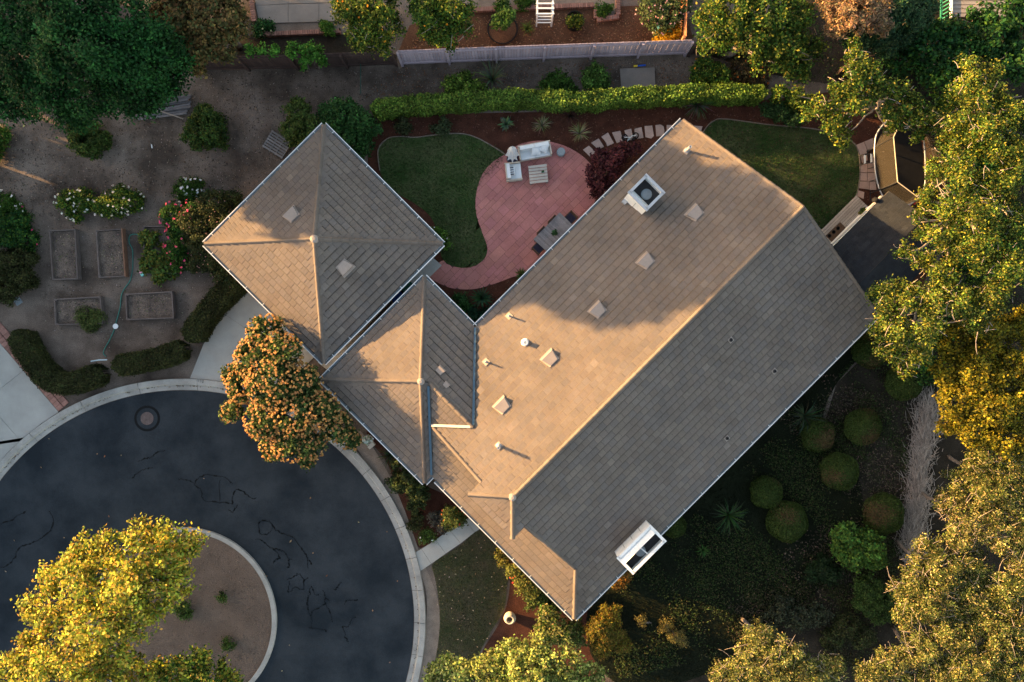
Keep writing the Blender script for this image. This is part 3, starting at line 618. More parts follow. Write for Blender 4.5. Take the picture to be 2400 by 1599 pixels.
# ---- main house with its wing
hu0, hu1, hv0, hv1, uL, vm = -6.78, 12.32, -1.6, 10.7, -5.07, 4.55; zr = ZE+PITCH*(vm-hv0); ua = -4.52; dj = 1.32
A = lambda u, v: ZE+PITCH*(v-hv0); B = lambda u, v: ZE+PITCH*(hv1-v); Fp = lambda u, v: ZE+PITCH*(u-hu0); J = lambda u, v: zr+PITCH*(u-ua)
wu0, wu1, wv0, wv1 = -7.22, -.74, -4.78, 1.72; wc = ((wu0+wu1)/2, (wv0+wv1)/2)
PN = lambda u, v: ZE+PITCH*(v-wv0); PS = lambda u, v: ZE+PITCH*(wv1-v); PW = lambda u, v: ZE+PITCH*(u-wu0); PE = lambda u, v: ZE+PITCH*(wu1-u)
hs = thing('house', 'long house with a brown tiled gable roof and a small hipped wing', 'house', H3(3, 4, 0))
walls(hs, [(uL+.3, hv0+.5), (hu1-.5, hv0+.5), (hu1-.5, hv1-.5), (uL+.3, hv1-.5)], 2.5); walls(hs, [(wu0+.5, wv0+.5), (wu1-.5, wv0+.5), (wu1-.5, 0), (wu0+.5, 0)], 2.495)
g = Geo()
for uu in (uL+.35, hu1-.45):
    x = [H3(uu, hv0+.6, 2.5), H3(uu, hv1-.6, 2.5), H3(uu, vm+1.0, B(0, vm+1.0)-.12), H3(uu, vm-1.0, A(0, vm-1.0)-.12)]; y = [H3(uu+.1, hv0+.6, 2.5), H3(uu+.1, hv1-.6, 2.5), H3(uu+.1, vm+1.0, B(0, vm+1.0)-.12), H3(uu+.1, vm-1.0, A(0, vm-1.0)-.12)]
    g.add(x+y, [(0, 1, 2, 3), (7, 6, 5, 4), (0, 4, 5, 1), (1, 5, 6, 2), (2, 6, 7, 3), (3, 7, 4, 0)])
g.obj('gable_wall', M['stucco'], hs)
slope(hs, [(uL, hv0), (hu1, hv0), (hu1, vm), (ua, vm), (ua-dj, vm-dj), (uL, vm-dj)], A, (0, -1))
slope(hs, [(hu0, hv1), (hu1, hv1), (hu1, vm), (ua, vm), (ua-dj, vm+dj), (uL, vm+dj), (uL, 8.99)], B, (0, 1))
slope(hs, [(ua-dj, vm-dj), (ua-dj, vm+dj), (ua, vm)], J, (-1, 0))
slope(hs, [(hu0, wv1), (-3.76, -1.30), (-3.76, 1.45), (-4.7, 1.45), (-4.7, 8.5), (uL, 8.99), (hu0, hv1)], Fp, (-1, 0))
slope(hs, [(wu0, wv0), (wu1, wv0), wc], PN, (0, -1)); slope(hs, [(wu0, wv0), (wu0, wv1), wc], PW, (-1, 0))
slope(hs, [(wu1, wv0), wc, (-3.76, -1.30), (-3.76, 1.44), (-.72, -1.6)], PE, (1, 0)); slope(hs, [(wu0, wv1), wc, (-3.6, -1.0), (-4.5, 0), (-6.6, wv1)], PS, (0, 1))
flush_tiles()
wz = ZE+PITCH*3.24
caps(hs, H3(hu1, vm, zr), H3(ua, vm, zr)); caps(hs, H3(ua-dj, vm-dj, zr-PITCH*dj), H3(ua, vm, zr)); caps(hs, H3(ua-dj, vm+dj, zr-PITCH*dj), H3(ua, vm, zr))
caps(hs, H3(hu0, hv1, ZE), H3(uL, 8.99, Fp(uL, 0)))
for c in ((wu0, wv0), (wu1, wv0), (wu0, wv1)): caps(hs, H3(*c, ZE), H3(*wc, wz))
caps(hs, H3(-3.78, 1.42, 3.97), H3(-3.76, -1.2, 3.97))
caps(hs, H3(hu1+.02, hv0, ZE), H3(hu1+.02, vm, zr), .2, .05, 'rake_tile'); caps(hs, H3(hu1+.02, hv1, ZE), H3(hu1+.02, vm, zr), .2, .05, 'rake_tile')
caps(hs, H3(uL, .2, A(0, .2)), H3(uL, vm-dj, A(0, vm-dj)), .2, .05, 'rake_tile'); caps(hs, H3(uL, 8.9, B(0, 8.9)), H3(uL, vm+dj, B(0, vm+dj)), .2, .05, 'rake_tile')
for p in (H3(ua, vm, zr), H3(*wc, wz)):
    g = Geo(); g.lathe([(.17, -.05), (.15, .1), (.06, .15)], p, 10); g.obj('apex_cap', M['vent'], hs)
def flashing(a, b, za_, zb_, m, wd=.10):
    g = Geo(); g.beam(H3(*a, za_), H3(*b, zb_), wd, .02); g.obj('valley_flashing', M[m], hs)
flashing((-.74, -1.58), (-3.7, 1.36), ZE+.14, 3.93+.12, 'flash'); flashing((-6.74, 1.68), (-3.9, -1.16), ZE+.14, 3.88+.13, 'flash'); flashing((uL, .11), (-3.85, 1.33), 3.37+.13, 3.92+.13, 'stucco', .11)
gutter(hs, (wu1, hv0), (hu1, hv0), (0, -1)); gutter(hs, (hu0, hv1), (hu1, hv1), (0, 1)); gutter(hs, (hu0, 2.0), (hu0, hv1), (-1, 0))
gutter(hs, (wu0, wv0), (wu1, wv0), (0, -1)); gutter(hs, (wu0, wv0), (wu0, wv1), (-1, 0)); gutter(hs, (wu1, wv0), (wu1, hv0), (1, 0)); gutter(hs, (wu0, wv1), (hu0, wv1), (0, 1))
for p in ((1629, 499), (1514, 612), (1401, 727), (1289, 840), (1177, 951)): vent(hs, *p, A, (0, -1))
vent(hs, 1032, 868, PE, (1, 0), .55); vent(hs, 1046, 902, PE, (1, 0), .4)
pipe(hs, 1608, 355, A, .85, .065); pipe(hs, 1169, 1044, A, .85, .065); pipe(hs, 1139, 848, A, .5, .035); pipe(hs, 1193, 741, A, .5, .035); pipe(hs, 1231, 803, A, .4, .1, 'metal_white')
for p in ((1712, 797), (1814, 870), (1703, 1027)): pipe(hs, *p, B, .22, .05, 'dark_metal', .11)
# ---- rooftop coolers
def cooler(u, v, zb, lu, lv, h, label, big):
    t = thing('rooftop_cooler', label, 'rooftop cooler', H3(u, v, zb), 'rooftop coolers')
    def bx(name, du, dv, dz, su, sv, sz, m, par=t):
        g = Geo(); g.box(H3(u+du, v+dv, zb+dz), (su, sv, sz), math.radians(45)); return g.obj(name, M[m], par)
    # box(): x axis -> u, y axis -> -v
    bx('base_curb', 0, 0, .1, lu*.8, lv*.8, .6, 'metal_grey')
    cb = bx('cabinet', 0, 0, .3+h*.35, lu, lv, h*.7, 'metal_white')
    zt = .3+h*.7; q = .06
    for du, dv, su, sv in ((lu/2-q/2, 0, q, lv), (-lu/2+q/2, 0, q, lv), (0, lv/2-q/2, lu-2*q-.004, q), (0, -lv/2+q/2, lu-2*q-.004, q)): bx('side_wall', du, dv, zt+h*.15+.001, su, sv, h*.3, 'metal_white')
    for du, dv, su, sv in ((lu/2-.02, 0, .12, lv+.1), (-lu/2+.02, 0, .12, lv+.1), (0, lv/2-.02, lu-.1, .12), (0, -lv/2+.02, lu-.1, .12)): bx('rim', du, dv, zt+h*.3+.025, su, sv, .045, 'metal_grey' if not big else 'metal_white')
    bx('tray', 0, 0, zt+.01, lu-.13, lv-.13, .015, 'dark_metal')
    g = Geo(); x, y, _ = H3(u+(.05 if not big else -.1), v+(.05 if not big else .12), 0); g.lathe([(.235, 0), (.235, .06), (.2, .09), (.03, .1)], (x, y, zb+zt+.02), 20); g.obj('fan_motor', M['stone_grey'], t)
    if big:
        g = Geo(); P = lambda a, b, c: H3(u+a, v+b, zb+c); a = lu/2-.08
        g.add([P(-a, -lv/2+.10, zt+h*.30), P(a, -lv/2+.10, zt+h*.30), P(a, -.10, zt+h*.30+.13), P(-a, -.10, zt+h*.30+.13), P(-a, -lv/2+.10, zt+h*.30-.03), P(a, -lv/2+.10, zt+h*.30-.03), P(a, -.10, zt+h*.30+.10), P(-a, -.10, zt+h*.30+.10)], [(0, 1, 2, 3), (7, 6, 5, 4), (0, 4, 5, 1), (1, 5, 6, 2), (2, 6, 7, 3), (3, 7, 4, 0)]); g.obj('inner_panel', M['metal_white'], t)
        g = Geo(); g.beam(P(0, -.1, zt+h*.2), P(.05, lv/2-.07, zt+h*.2), .05, .05); g.obj('cross_bar', M['metal_white'], t)
    else:
        g = Geo(); P = lambda a, b, c: H3(u+a, v+b, zb+c); a = lv/2-.08
        g.add([P(-lu/2+.07, -a, zt+h*.29), P(-lu/2+.07, a, zt+h*.29), P(-lu/2+.3, a, zt+.05), P(-lu/2+.3, -a, zt+.05), P(-lu/2+.07, -a, zt+h*.26), P(-lu/2+.07, a, zt+h*.26), P(-lu/2+.3, a, zt+.02), P(-lu/2+.3, -a, zt+.02)], [(3, 2, 1, 0), (4, 5, 6, 7), (1, 5, 4, 0), (2, 6, 5, 1), (3, 7, 6, 2), (0, 4, 7, 3)]); g.obj('inner_panel', M['metal_white'], t)
    for k in range(3 if big else 1):   # seams of the access panels
        d = (-.5+(k+1)/(4 if big else 2))*lu
        bx('panel_seam', d, -lv/2-.003, .3+h*.35, .015, .008, h*.66, 'dark_metal') if big else bx('panel_seam', -lu/2-.003, d, .3+h*.35, .008, .015, h*.66, 'dark_metal')
    bx('junction_box', -lu/2-.08, -lv/2+.12, .25, .16, .2, .4, 'metal_grey')
cooler(8.42, -.42, 2.75, 1.05, 1.05, 1.5, 'square white rooftop cooler with a round fan near the patio eave', False)
cooler(-2.38, 10.18, 2.5, 1.95, .9, 1.35, 'long white sunlit rooftop cooler at the lower eave beside the dark lawn', True)
# ---- shed with deck
sh = thing('shed', 'low shed with a dark shingle roof behind the house gable', 'shed', H3(14.4, 8.9, 0))
SN = lambda u, v: 2.6+.4*(v-7.15); SS = lambda u, v: 2.6+.4*(10.7-v)
walls(sh, [(12.45, 7.4), (16.4, 7.4), (16.4, 10.4), (12.45, 10.4)], 2.55, 'white')
slope(sh, [(12.4, 7.15), (16.6, 7.15), (16.6, 8.925), (12.4, 8.925)], SN, (0, -1), .16, .3, .012, 'shingle', [(1, 1, 1), (.9, .9, .92), (1.1, 1.08, 1.05)], .002)
slope(sh, [(12.4, 10.7), (16.6, 10.7), (16.6, 8.925), (12.4, 8.925)], SS, (0, 1), .16, .3, .012, 'shingle', [(1, 1, 1), (.9, .9, .92), (1.1, 1.08, 1.05)], .002)
flush_tiles('shingle', 'shingle')
g = Geo(); g.beam(H3(12.5, 7.06, 2.56), H3(16.2, 7.08, 2.56), .07, .14); g.obj('gutter', M['stucco'], sh)
for u in (13.0, 15.9):
    g = Geo(); g.lathe([(.13, 0), (.14, .05), (.1, .2), (.03, .24)], H3(u, 7.02, 2.5), 14); g.obj('wall_lamp', M['black'], sh)
dk = thing('deck', 'small grey plank deck in front of the shed', 'deck', W(1980, 515))
d0, d1, d2 = Vector(W(2007, 458, .3)), Vector(W(2036, 486, .3)), Vector(W(1912, 552, .3)); ax = d2-d0; bx_ = d1-d0
for i in range(7):
    g = Geo(); a = d0+bx_*((i+.5)/7); k = random.uniform(.88, 1.12); g.beam(tuple(a-Vector((0, 0, .02))), tuple(a+ax-Vector((0, 0, .02))), bx_.length/7-.018, .04, (k, k, k)); g.obj('plank', M['wood_deck'], dk, attr=True)
g = Geo()
for f in (.05, .5, .95): g.beam(tuple(d0+ax*f-Vector((0, 0, .1))), tuple(d1+ax*f-Vector((0, 0, .1))), .08, .12)
for f in (.05, .95):
    for s in (.05, .95): p = d0+ax*f+bx_*s; g.beam((p.x, p.y, 0), (p.x, p.y, .2), .09, .09)
g.obj('frame', M['wood_brown'], dk)
g = Geo(); g.prism([W2(*p, .3) for p in ((1969, 521), (1984, 536), (1951, 569), (1935, 553))], .302, .318, (1, 1, 1)); dm = thing('doormat', 'dark brown patterned doormat on the plank deck', 'doormat', W(1960, 545, .3)); g.obj('mat', M['wood_brown'], dm, attr=True)
g = Geo()
for i in range(3): p = W(1944+10*i, 553-9*i, .32); g.lathe([(.09, 0), (.09, .006), (.06, .006), (.06, 0)], p, 14)
g.obj('scroll_pattern', M['black'], dm)
def potted(label, px, py, z, rp, cols, pot='pot', ph=.25, r=.14):
    b = W(px, py, z); t = thing('potted_plant', label, 'potted plant', b); g = Geo(); g.lathe([(r*.7, 0), (r, ph), (r*.85, ph), (r*.8, ph*.8)], b, 14); g.obj('pot', M[pot], t, smooth=False)
    V, C = lobe_leaves([(b[0], b[1], z+ph+rp*.5, rp)], min(.09, rp*.6), 5, cols, rp*.35); leafobj('foliage', V, C, t); return t
potted('potted green plant on the plank deck by the shed wall', 2016, 500, .3, .2, [(.10, .12, .02), (.06, .09, .02)], 'wood_brown')
# ------------------------------------------------------------------ fences
def fence(name, label, pts, h, m, boards, mrail=None, bw=.14, post_every=2.35, face=-1, cap=True, post_r=.1, tint=None):
    a, b = Vector(W(*pts[0])), Vector(W(*pts[-1])); P = [Vector(W(*p)) for p in pts]; t = thing(name, label, 'fence', tuple(P[0]))
    cum = [0]
    for i in range(len(P)-1): cum.append(cum[-1]+(P[i+1]-P[i]).length)
    def at(s):
        for i in range(len(P)-1):
            if s <= cum[i+1]+1e-6: return P[i].lerp(P[i+1], (s-cum[i])/(cum[i+1]-cum[i])), (P[i+1]-P[i]).normalized()
        return P[-1], (P[-1]-P[-2]).normalized()
    n = int(cum[-1]/bw)
    for i in range(n):
        p, d = at((i+.5)*bw); g = Geo(); k = random.uniform(.86, 1.14); ang = math.atan2(d.y, d.x)
        g.box((p.x, p.y, h/2+random.uniform(-.012, .012)), (bw-.012, .02+.006*(i % 2), h), ang, None, (k, k, k)); g.obj('board', M[m], t, attr=True)
    np_ = max(1, round(cum[-1]/post_every)); 
    for i in range(np_+1):
        p, d = at(min(cum[-1], i*cum[-1]/np_)); nr = Vector((d.y, -d.x, 0))*(-face)*-1; q = p+Vector((d.y, -d.x, 0))*.08*(1 if face < 0 else -1)
        g = Geo(); g.box((q.x, q.y, (h-.05)/2), (.11, .11, h-.05), math.atan2(d.y, d.x), None, (.95, .95, .95)); g.obj('post', M[m], t, attr=True)
    for z, hh in ((.25, .12), (h-.22, .1)):
        for i in range(len(P)-1):
            d = (P[i+1]-P[i]).normalized(); o = Vector((d.y, -d.x, 0))*.035*(1 if face < 0 else -1); g = Geo(); g.beam(tuple(P[i]+o+Vector((0, 0, z))), tuple(P[i+1]+o+Vector((0, 0, z))), .045, hh, (1.05, 1.05, 1.05)); g.obj('rail', M[m], t, attr=True)
    return t
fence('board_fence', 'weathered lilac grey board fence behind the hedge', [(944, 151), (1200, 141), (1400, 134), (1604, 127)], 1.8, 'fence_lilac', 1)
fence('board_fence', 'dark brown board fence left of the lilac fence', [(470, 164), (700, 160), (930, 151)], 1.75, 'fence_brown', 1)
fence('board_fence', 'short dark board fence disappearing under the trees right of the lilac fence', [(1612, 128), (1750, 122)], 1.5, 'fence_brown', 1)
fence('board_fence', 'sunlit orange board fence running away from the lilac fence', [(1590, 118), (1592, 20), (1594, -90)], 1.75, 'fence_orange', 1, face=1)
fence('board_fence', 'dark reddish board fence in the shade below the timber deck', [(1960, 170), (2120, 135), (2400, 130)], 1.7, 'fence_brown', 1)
# ------------------------------------------------------------------ raised beds, pallet, hose and yard bits
def bed(pts, label, fill=.22, h=.36, tint=1.0, warm=False):
    p = [Vector((*W2(x, y, h), 0)) for x, y in pts]; c = sum(p, Vector())/4; t = thing('raised_bed', label, 'raised bed', tuple(c), 'raised garden beds')
    g = Geo(); g.prism([tuple((q+(c-q)*.04).xy) for q in p], 0, fill); g.obj('soil', M['soil'], t)
    Q = RNG.random((90, 2)); A4 = [np.array((q+(c-q)*.12).xy) for q in p]; C = (1-Q[:, :1])*(1-Q[:, 1:])*A4[0]+Q[:, :1]*(1-Q[:, 1:])*A4[1]+Q[:, :1]*Q[:, 1:]*A4[2]+(1-Q[:, :1])*Q[:, 1:]*A4[3]
    Nm = np.array([0, 0, 1.])+unit(90)*.5; Nm /= np.linalg.norm(Nm, axis=1, keepdims=True); V, cl = kite(np.c_[C, np.full(90, fill+.012)], Nm, .10*(.5+RNG.random(90)), .035, jit([(.26, .21, .15), (.16, .13, .10), (.07, .055, .045), (.08, .10, .03)], 90)); leafobj('dry_stalks', V, cl, t, kind='stuff')
    for i in range(4):
        a, b = p[i], p[(i+1) % 4]; g = Geo(); k = random.uniform(.85, 1.15)*tint; col = (k*1.9, k*1.25, k*.9) if warm and i == 1 else (k, k, k*1.02)
        d = (b-a).normalized()*.03*(1 if i % 2 else -1)
        for z in (.09, .27): g.beam(tuple(a-d+Vector((0, 0, z))), tuple(b+d+Vector((0, 0, z))), .055, .172, col)
        g.obj('board', M['wood_bed'], t, attr=True)
        g = Geo(); q = a+(c-a).normalized()*.07; g.box((q.x, q.y, .17), (.08, .08, .33), 0, None, (k, k, k)); g.obj('corner_post', M['wood_bed'], t, attr=True)
    return t
bed([(116, 541), (175, 538), (181, 653), (123, 655)], 'upright raised garden bed of tan soil, leftmost of the upper row')
bed([(225, 541), (285, 537), (293, 647), (232, 650)], 'upright raised garden bed with a red brown right plank beside the hose', warm=True)
bed([(127, 702), (234, 696), (240, 758), (130, 761)], 'lying raised garden bed with a bushy plant in its corner')
bed([(294, 690), (402, 684), (406, 745), (297, 749)], 'lying raised garden bed with grey mulch below the green vegetables')
bed([(335, 531), (402, 530), (412, 640), (340, 642)], 'raised garden bed overgrown with leafy vegetables beside the pink flowers')
g = Geo(); HP = [(1285, 605), (1250, 585), (1205, 590), (1185, 620), (1190, 670), (1215, 720), (1220, 780), (1218, 900), (1195, 1010), (1140, 1090), (1115, 1150), (1105, 1250), (1085, 1330), (1065, 1400), (1050, 1460), (1010, 1550), (960, 1640), (950, 1680), (975, 1710)]
pts = spline([W(x/3.92, 400+y/3.92, .03) for x, y in HP], 5, False); g.tube(pts, .022, 6); tag(g.obj('garden_hose', M['hose'], base=pts[0]), 'green garden hose winding between the raised beds', 'hose')
def small(name, label, cat, px, py, build, z=0, m='white'):
    b = W(px, py, z); t = Geo(); build(t, b); return tag(t.obj(name, M[m], base=b), label, cat)
small('bucket_lid', 'round white lid lying on the hose', 'lid', 271, 765, lambda g, b: g.lathe([(.13, 0), (.13, .02), (.11, .035), (.02, .04)], b, 18), .05)
small('paper_scrap', 'small white strip of litter on the dirt near the round bush', 'litter', 356, 343, lambda g, b: g.box((b[0], b[1], .012), (.05, .2, .015), .15))
small('stepping_slab', 'blue grey square slab on the dirt by the dark hedge', 'slab', 43, 706, lambda g, b: g.box((b[0], b[1], .03), (.32, .34, .05), .6), 0, 'stone_grey')
small('sprinkler_riser', 'thin pale blue rod lying across the dark hedge gap', 'rod', 253, 844, lambda g, b: g.tube([(b[0]-.38, b[1]-.04, .82), (b[0], b[1]+.02, .84), (b[0]+.38, b[1]+.03, .83)], .028, 6), 0, 'rod')
ty = thing('toy', 'small pink and teal toy lying beside the vegetable bed', 'toy', W(333, 641)); b = W(333, 641)
g = Geo(); g.box((b[0]-.02, b[1]+.08, .06), (.14, .16, .1), .4); g.obj('body', M['pink'], ty); g = Geo(); g.box((b[0]+.04, b[1]-.06, .05), (.15, .14, .08), .7); g.obj('tail', M['teal'], ty)
pl = thing('pallet', 'grey slatted wooden pallet leaning beside the garage eave', 'pallet', W(648, 340))
pq = [Vector(W(*p, .15)) for p in ((638, 304), (684, 334), (661, 373), (614, 344))]
for i in range(7):
    f = (i+.5)/7; g = Geo(); k = random.uniform(.85, 1.15); g.beam(tuple(pq[0].lerp(pq[3], f)), tuple(pq[1].lerp(pq[2], f)), .085, .02, (k, k, k)); g.obj('slat', M['wood_grey'], pl, attr=True)
for f in (.04, .36, .64, .96):
    g = Geo(); g.beam(tuple(pq[0].lerp(pq[1], f)-Vector((0, 0, .07))), tuple(pq[3].lerp(pq[2], f)-Vector((0, 0, .07))), .06, .11, (.8, .8, .8)); g.obj('stringer', M['wood_grey'], pl, attr=True)
lp = thing('lumber_pile', 'pile of grey boards at the edge of the big dark tree', 'lumber pile', W(380, 248))
for i in range(9):
    y0 = 232+i*4.5; x0 = 330+random.uniform(-25, 30); g = Geo(); k = random.uniform(.6, 1.15); z = .05+.05*(i % 3); g.beam(W(x0, y0+12+random.uniform(-3, 3), z), W(446+random.uniform(-12, 3), y0-9+i*.8, z+.03), .09, .04, (k*.8, k*.8, k*.85)); g.obj('board', M['wood_grey'], lp, attr=True)
small('wooden_pole', 'long thin brown pole leaning from the lumber pile to the round bush', 'pole', 375, 262, lambda g, b: g.tube([W(337, 250, .35), W(380, 262, .3), W(430, 279, .12)], .03, 6), 0, 'bark_pale')
def wire(g, b):
    for y in (152, 176, 200, 219): g.tube([W(845, y, 0), W(845, y, 1.1)], .025, 5)
    for z in (.3, .7, 1.05): g.tube([W(845, 150, z), W(845, 220, z)], .018, 5)
small('wire_fence', 'short dark green wire fence standing out from the brown fence', 'fence', 845, 185, wire, 0, 'bin_green')
def noodle(nm, lb, m, x0, x1): small(nm, lb, 'toy', (x0+x1)/2, 154, lambda g, b: g.tube([W(x0, 155, .08), W((x0+x1)/2, 154, .09), W(x1, 153, .08)], .035, 8), 0, m)
wt = thing('toy_sword', 'blue and yellow foam toy stick above the concrete pad', 'toy', W(1498, 154)); g = Geo(); g.tube([W(1494, 154.5, .06), W(1513, 153, .06)], .04, 8); g.obj('blade', M['blue'], wt); g = Geo(); g.tube([W(1485, 155.2, .06), W(1494, 154.6, .06)], .05, 8); g.obj('grip', M['yellow'], wt)
# manhole and road litter
mh = thing('manhole', 'round rusty manhole cover set in a pale ring on the road', 'manhole cover', W(345, 981, .014)); b = W(345, 981, .014)
g = Geo(); g.lathe([(.62, 0), (.62, .006), (.40, .007)], b, 36); g.obj('tar_ring', M['tar'], mh); g = Geo(); g.lathe([(.50, .004), (.50, .014), (.33, .015)], b, 36); g.obj('concrete_ring', M['asphalt'], mh)
g = Geo(); g.lathe([(.31, .01), (.31, .024), (.28, .026), (.27, .02), (.20, .02), (.19, .027), (.03, .028)], b, 30); g.obj('cover', M['rust'], mh)
def litter(name, poly, n, cols, size=.1, z=.03):
    P = np.array(poly); lo, hi = P.min(0), P.max(0); Q = lo+RNG.random((n*3, 2))*(hi-lo); Q = Q[inside(Q, poly)][:n]; n = len(Q)
    Nm = np.array([0, 0, 1.])+unit(n)*.35; Nm /= np.linalg.norm(Nm, axis=1, keepdims=True)
    V, c = kite(np.c_[Q, np.full(n, z)], Nm, size*(.5+RNG.random(n)), size*.6, jit(cols, n, .3)); return leafobj(name, V, c, kind='stuff')
litter('fallen_leaves', [W2(*p) for p in arc(535, -30, 170, 40)]+[W2(CX, CY)], 34, [(.30, .19, .10), (.36, .27, .16), (.25, .12, .06)], .12, .03)
n_ = 260; t_ = np.radians(RNG.choice([-20, 12, 60, 84, 95, 118, 140], n_)+RNG.normal(0, 9, n_)); r_ = 551+RNG.normal(0, 1.6, n_)
Nm_ = np.array([0, 0, 1.])+unit(n_)*.35; Nm_ /= np.linalg.norm(Nm_, axis=1, keepdims=True)
V_, c_ = kite(np.array([W(CX+a*math.cos(b), CY-a*math.sin(b), .045) for a, b in zip(r_, t_)]), Nm_, .07*(.5+RNG.random(n_)), .04, jit([(.20, .12, .06), (.12, .08, .05), (.07, .05, .035)], n_)); leafobj('gutter_debris', V_, c_, kind='stuff')
litter('fallen_leaves', [W2(*p) for p in ((0, 240), (470, 170), (930, 160), (860, 240), (620, 420), (480, 470), (0, 520))], 4200, [(.17, .13, .10), (.09, .068, .05), (.23, .19, .155), (.045, .035, .027), (.05, .04, .03)], .07, .02)
litter('fallen_leaves', [W2(*p) for p in ((840, 230), (930, 160), (1600, 135), (1780, 140), (1790, 190), (1300, 200), (900, 225))], 2600, [(.16, .125, .095), (.08, .062, .048), (.22, .19, .16), (.20, .08, .03)], .065, .02)
litter('fallen_leaves', [W2(*p) for p in ((90, 500), (560, 480), (540, 640), (430, 800), (280, 830), (110, 780), (90, 640))], 1800, [(.17, .135, .105), (.08, .062, .048), (.24, .21, .17), (.045, .05, .02)], .06, .02)
litter('bark_chips', [W2(*p) for p in ((880, 280), (1800, 250), (2050, 260), (2100, 470), (1900, 560), (1640, 300), (1300, 620), (1115, 760), (1000, 650), (1240, 640), (1400, 420), (1280, 325), (1100, 310), (890, 330))], 3500, [(.085, .045, .03), (.05, .025, .018), (.13, .075, .05)], .08, .02)
litter('bark_chips', [W2(*p) for p in ((930, 130), (1030, 40), (1600, 20), (1625, 95), (1300, 120))], 1800, [(.22, .11, .06), (.14, .07, .04), (.3, .18, .1)], .08, .02)
litter('gravel', [W2(*p) for p in arc(205, 0, 360, 40)], 4500, [(.15, .105, .08), (.10, .072, .055), (.20, .15, .12)], .05, .08)
litter('fallen_leaves', [W2(*p) for p in ((1020, 1330), (1130, 1250), (1185, 1340), (1180, 1430), (1110, 1560), (1030, 1540))], 60, [(.5, .38, .26), (.4, .26, .15)], .09, .06)
litter('fallen_leaves', [W2(*p) for p in ((1900, 850), (2100, 950), (2150, 1250), (2000, 1420), (1800, 1450), (1850, 1250), (2050, 1200), (1980, 1000))], 1500, [(.12, .08, .055), (.2, .14, .1), (.07, .05, .035)], .1, .03)
# ------------------------------------------------------------------ patio furniture
def sofa():
    t = thing('sofa', 'white cushioned outdoor sofa at the top of the patio', 'sofa', W(1251, 352)); q = [Vector((*W2(x, y, .4), 0)) for x, y in ((1213, 345), (1288, 331), (1291, 364), (1219, 377))]
    o = q[0]; X = (q[1]-q[0]); Y = (q[3]-q[0]); lx, ly = X.length, Y.length; ux, uy = X/lx, Y/ly; ang = math.atan2(ux.y, ux.x)
    def bx(nm, a, b, z, sa, sb, sz, m, tl=None, col=None):
        c = o+ux*a+uy*b; g = Geo(); g.box((c.x, c.y, z), (sa, sb, sz), ang, tl, col); return g.obj(nm, M[m], t, attr=col is not None)
    fr = (1.25, 1.2, 1.1)
    bx('frame', lx/2, ly/2, .16, lx, ly, .1, 'wood_pale', col=fr); bx('back_rail', lx/2, .04, .42, lx, .05, .5, 'wood_pale', col=fr)
    bx('arm', .03, ly/2, .38, .06, ly-.06, .36, 'wood_pale', col=fr); bx('arm', lx-.03, ly/2, .38, .06, ly-.06, .36, 'wood_pale', col=fr)
    for a in (.05, lx-.05):
        for b in (.05, ly-.05): bx('leg', a, b, .055, .07, .07, .11, 'wood_pale', col=fr)
    for i in range(2): bx('seat_cushion', .07+(lx-.14)*(.25+.5*i), ly*.56, .29, (lx-.16)/2, ly*.8, .15, 'fabric'); bx('back_cushion', .07+(lx-.14)*(.25+.5*i), .17, .5, (lx-.18)/2, .17, .38, 'fabric', -.15)
    return t
sofa()
def pillow(label, px, py, z, s, rz, m='fabric', stripes=None):
    b = W(px, py, z); t = thing('pillow', label, 'pillow', b, 'scatter pillows'); n = 7; V = []; F = []
    ca, sa = math.cos(rz), math.sin(rz)
    for sg in (1, -1):
        for i in range(n):
            for j in range(n):
                x, y = (i/(n-1)*2-1), (j/(n-1)*2-1); pin = 1-.08*(abs(x*y)); e = (1-abs(x)**3)*(1-abs(y)**3); x2, y2 = x*s/2*(1-.1*(1-y*y)*abs(x)**4), y*s/2*(1-.1*(1-x*x)*abs(y)**4)
                V.append((b[0]+x2*ca-y2*sa, b[1]+x2*sa+y2*ca, b[2]+sg*.08*e**.6+y2*.35))
    for sg in range(2):
        for i in range(n-1):
            for j in range(n-1): a = sg*n*n+i*n+j; f = (a, a+n, a+n+1, a+1); F.append(f if sg == 0 else f[::-1])
    raw('cover', V, F, M[m], t, smooth=True)
    if stripes:
        for k in range(4):
            y = (k-1.5)*s*.24; g = Geo(); g.box((b[0]-y*sa, b[1]+y*ca, b[2]+.085+y*.35), (s*.5, s*.1, .012), rz); g.obj('stripe', M['navy'], t)
    return t
pillow('square white pillow lying at the middle of the sofa', 1256, 352, .55, .46, .08); pillow('crumpled white pillow at the right arm of the sofa', 1275, 346, .58, .42, -.35)
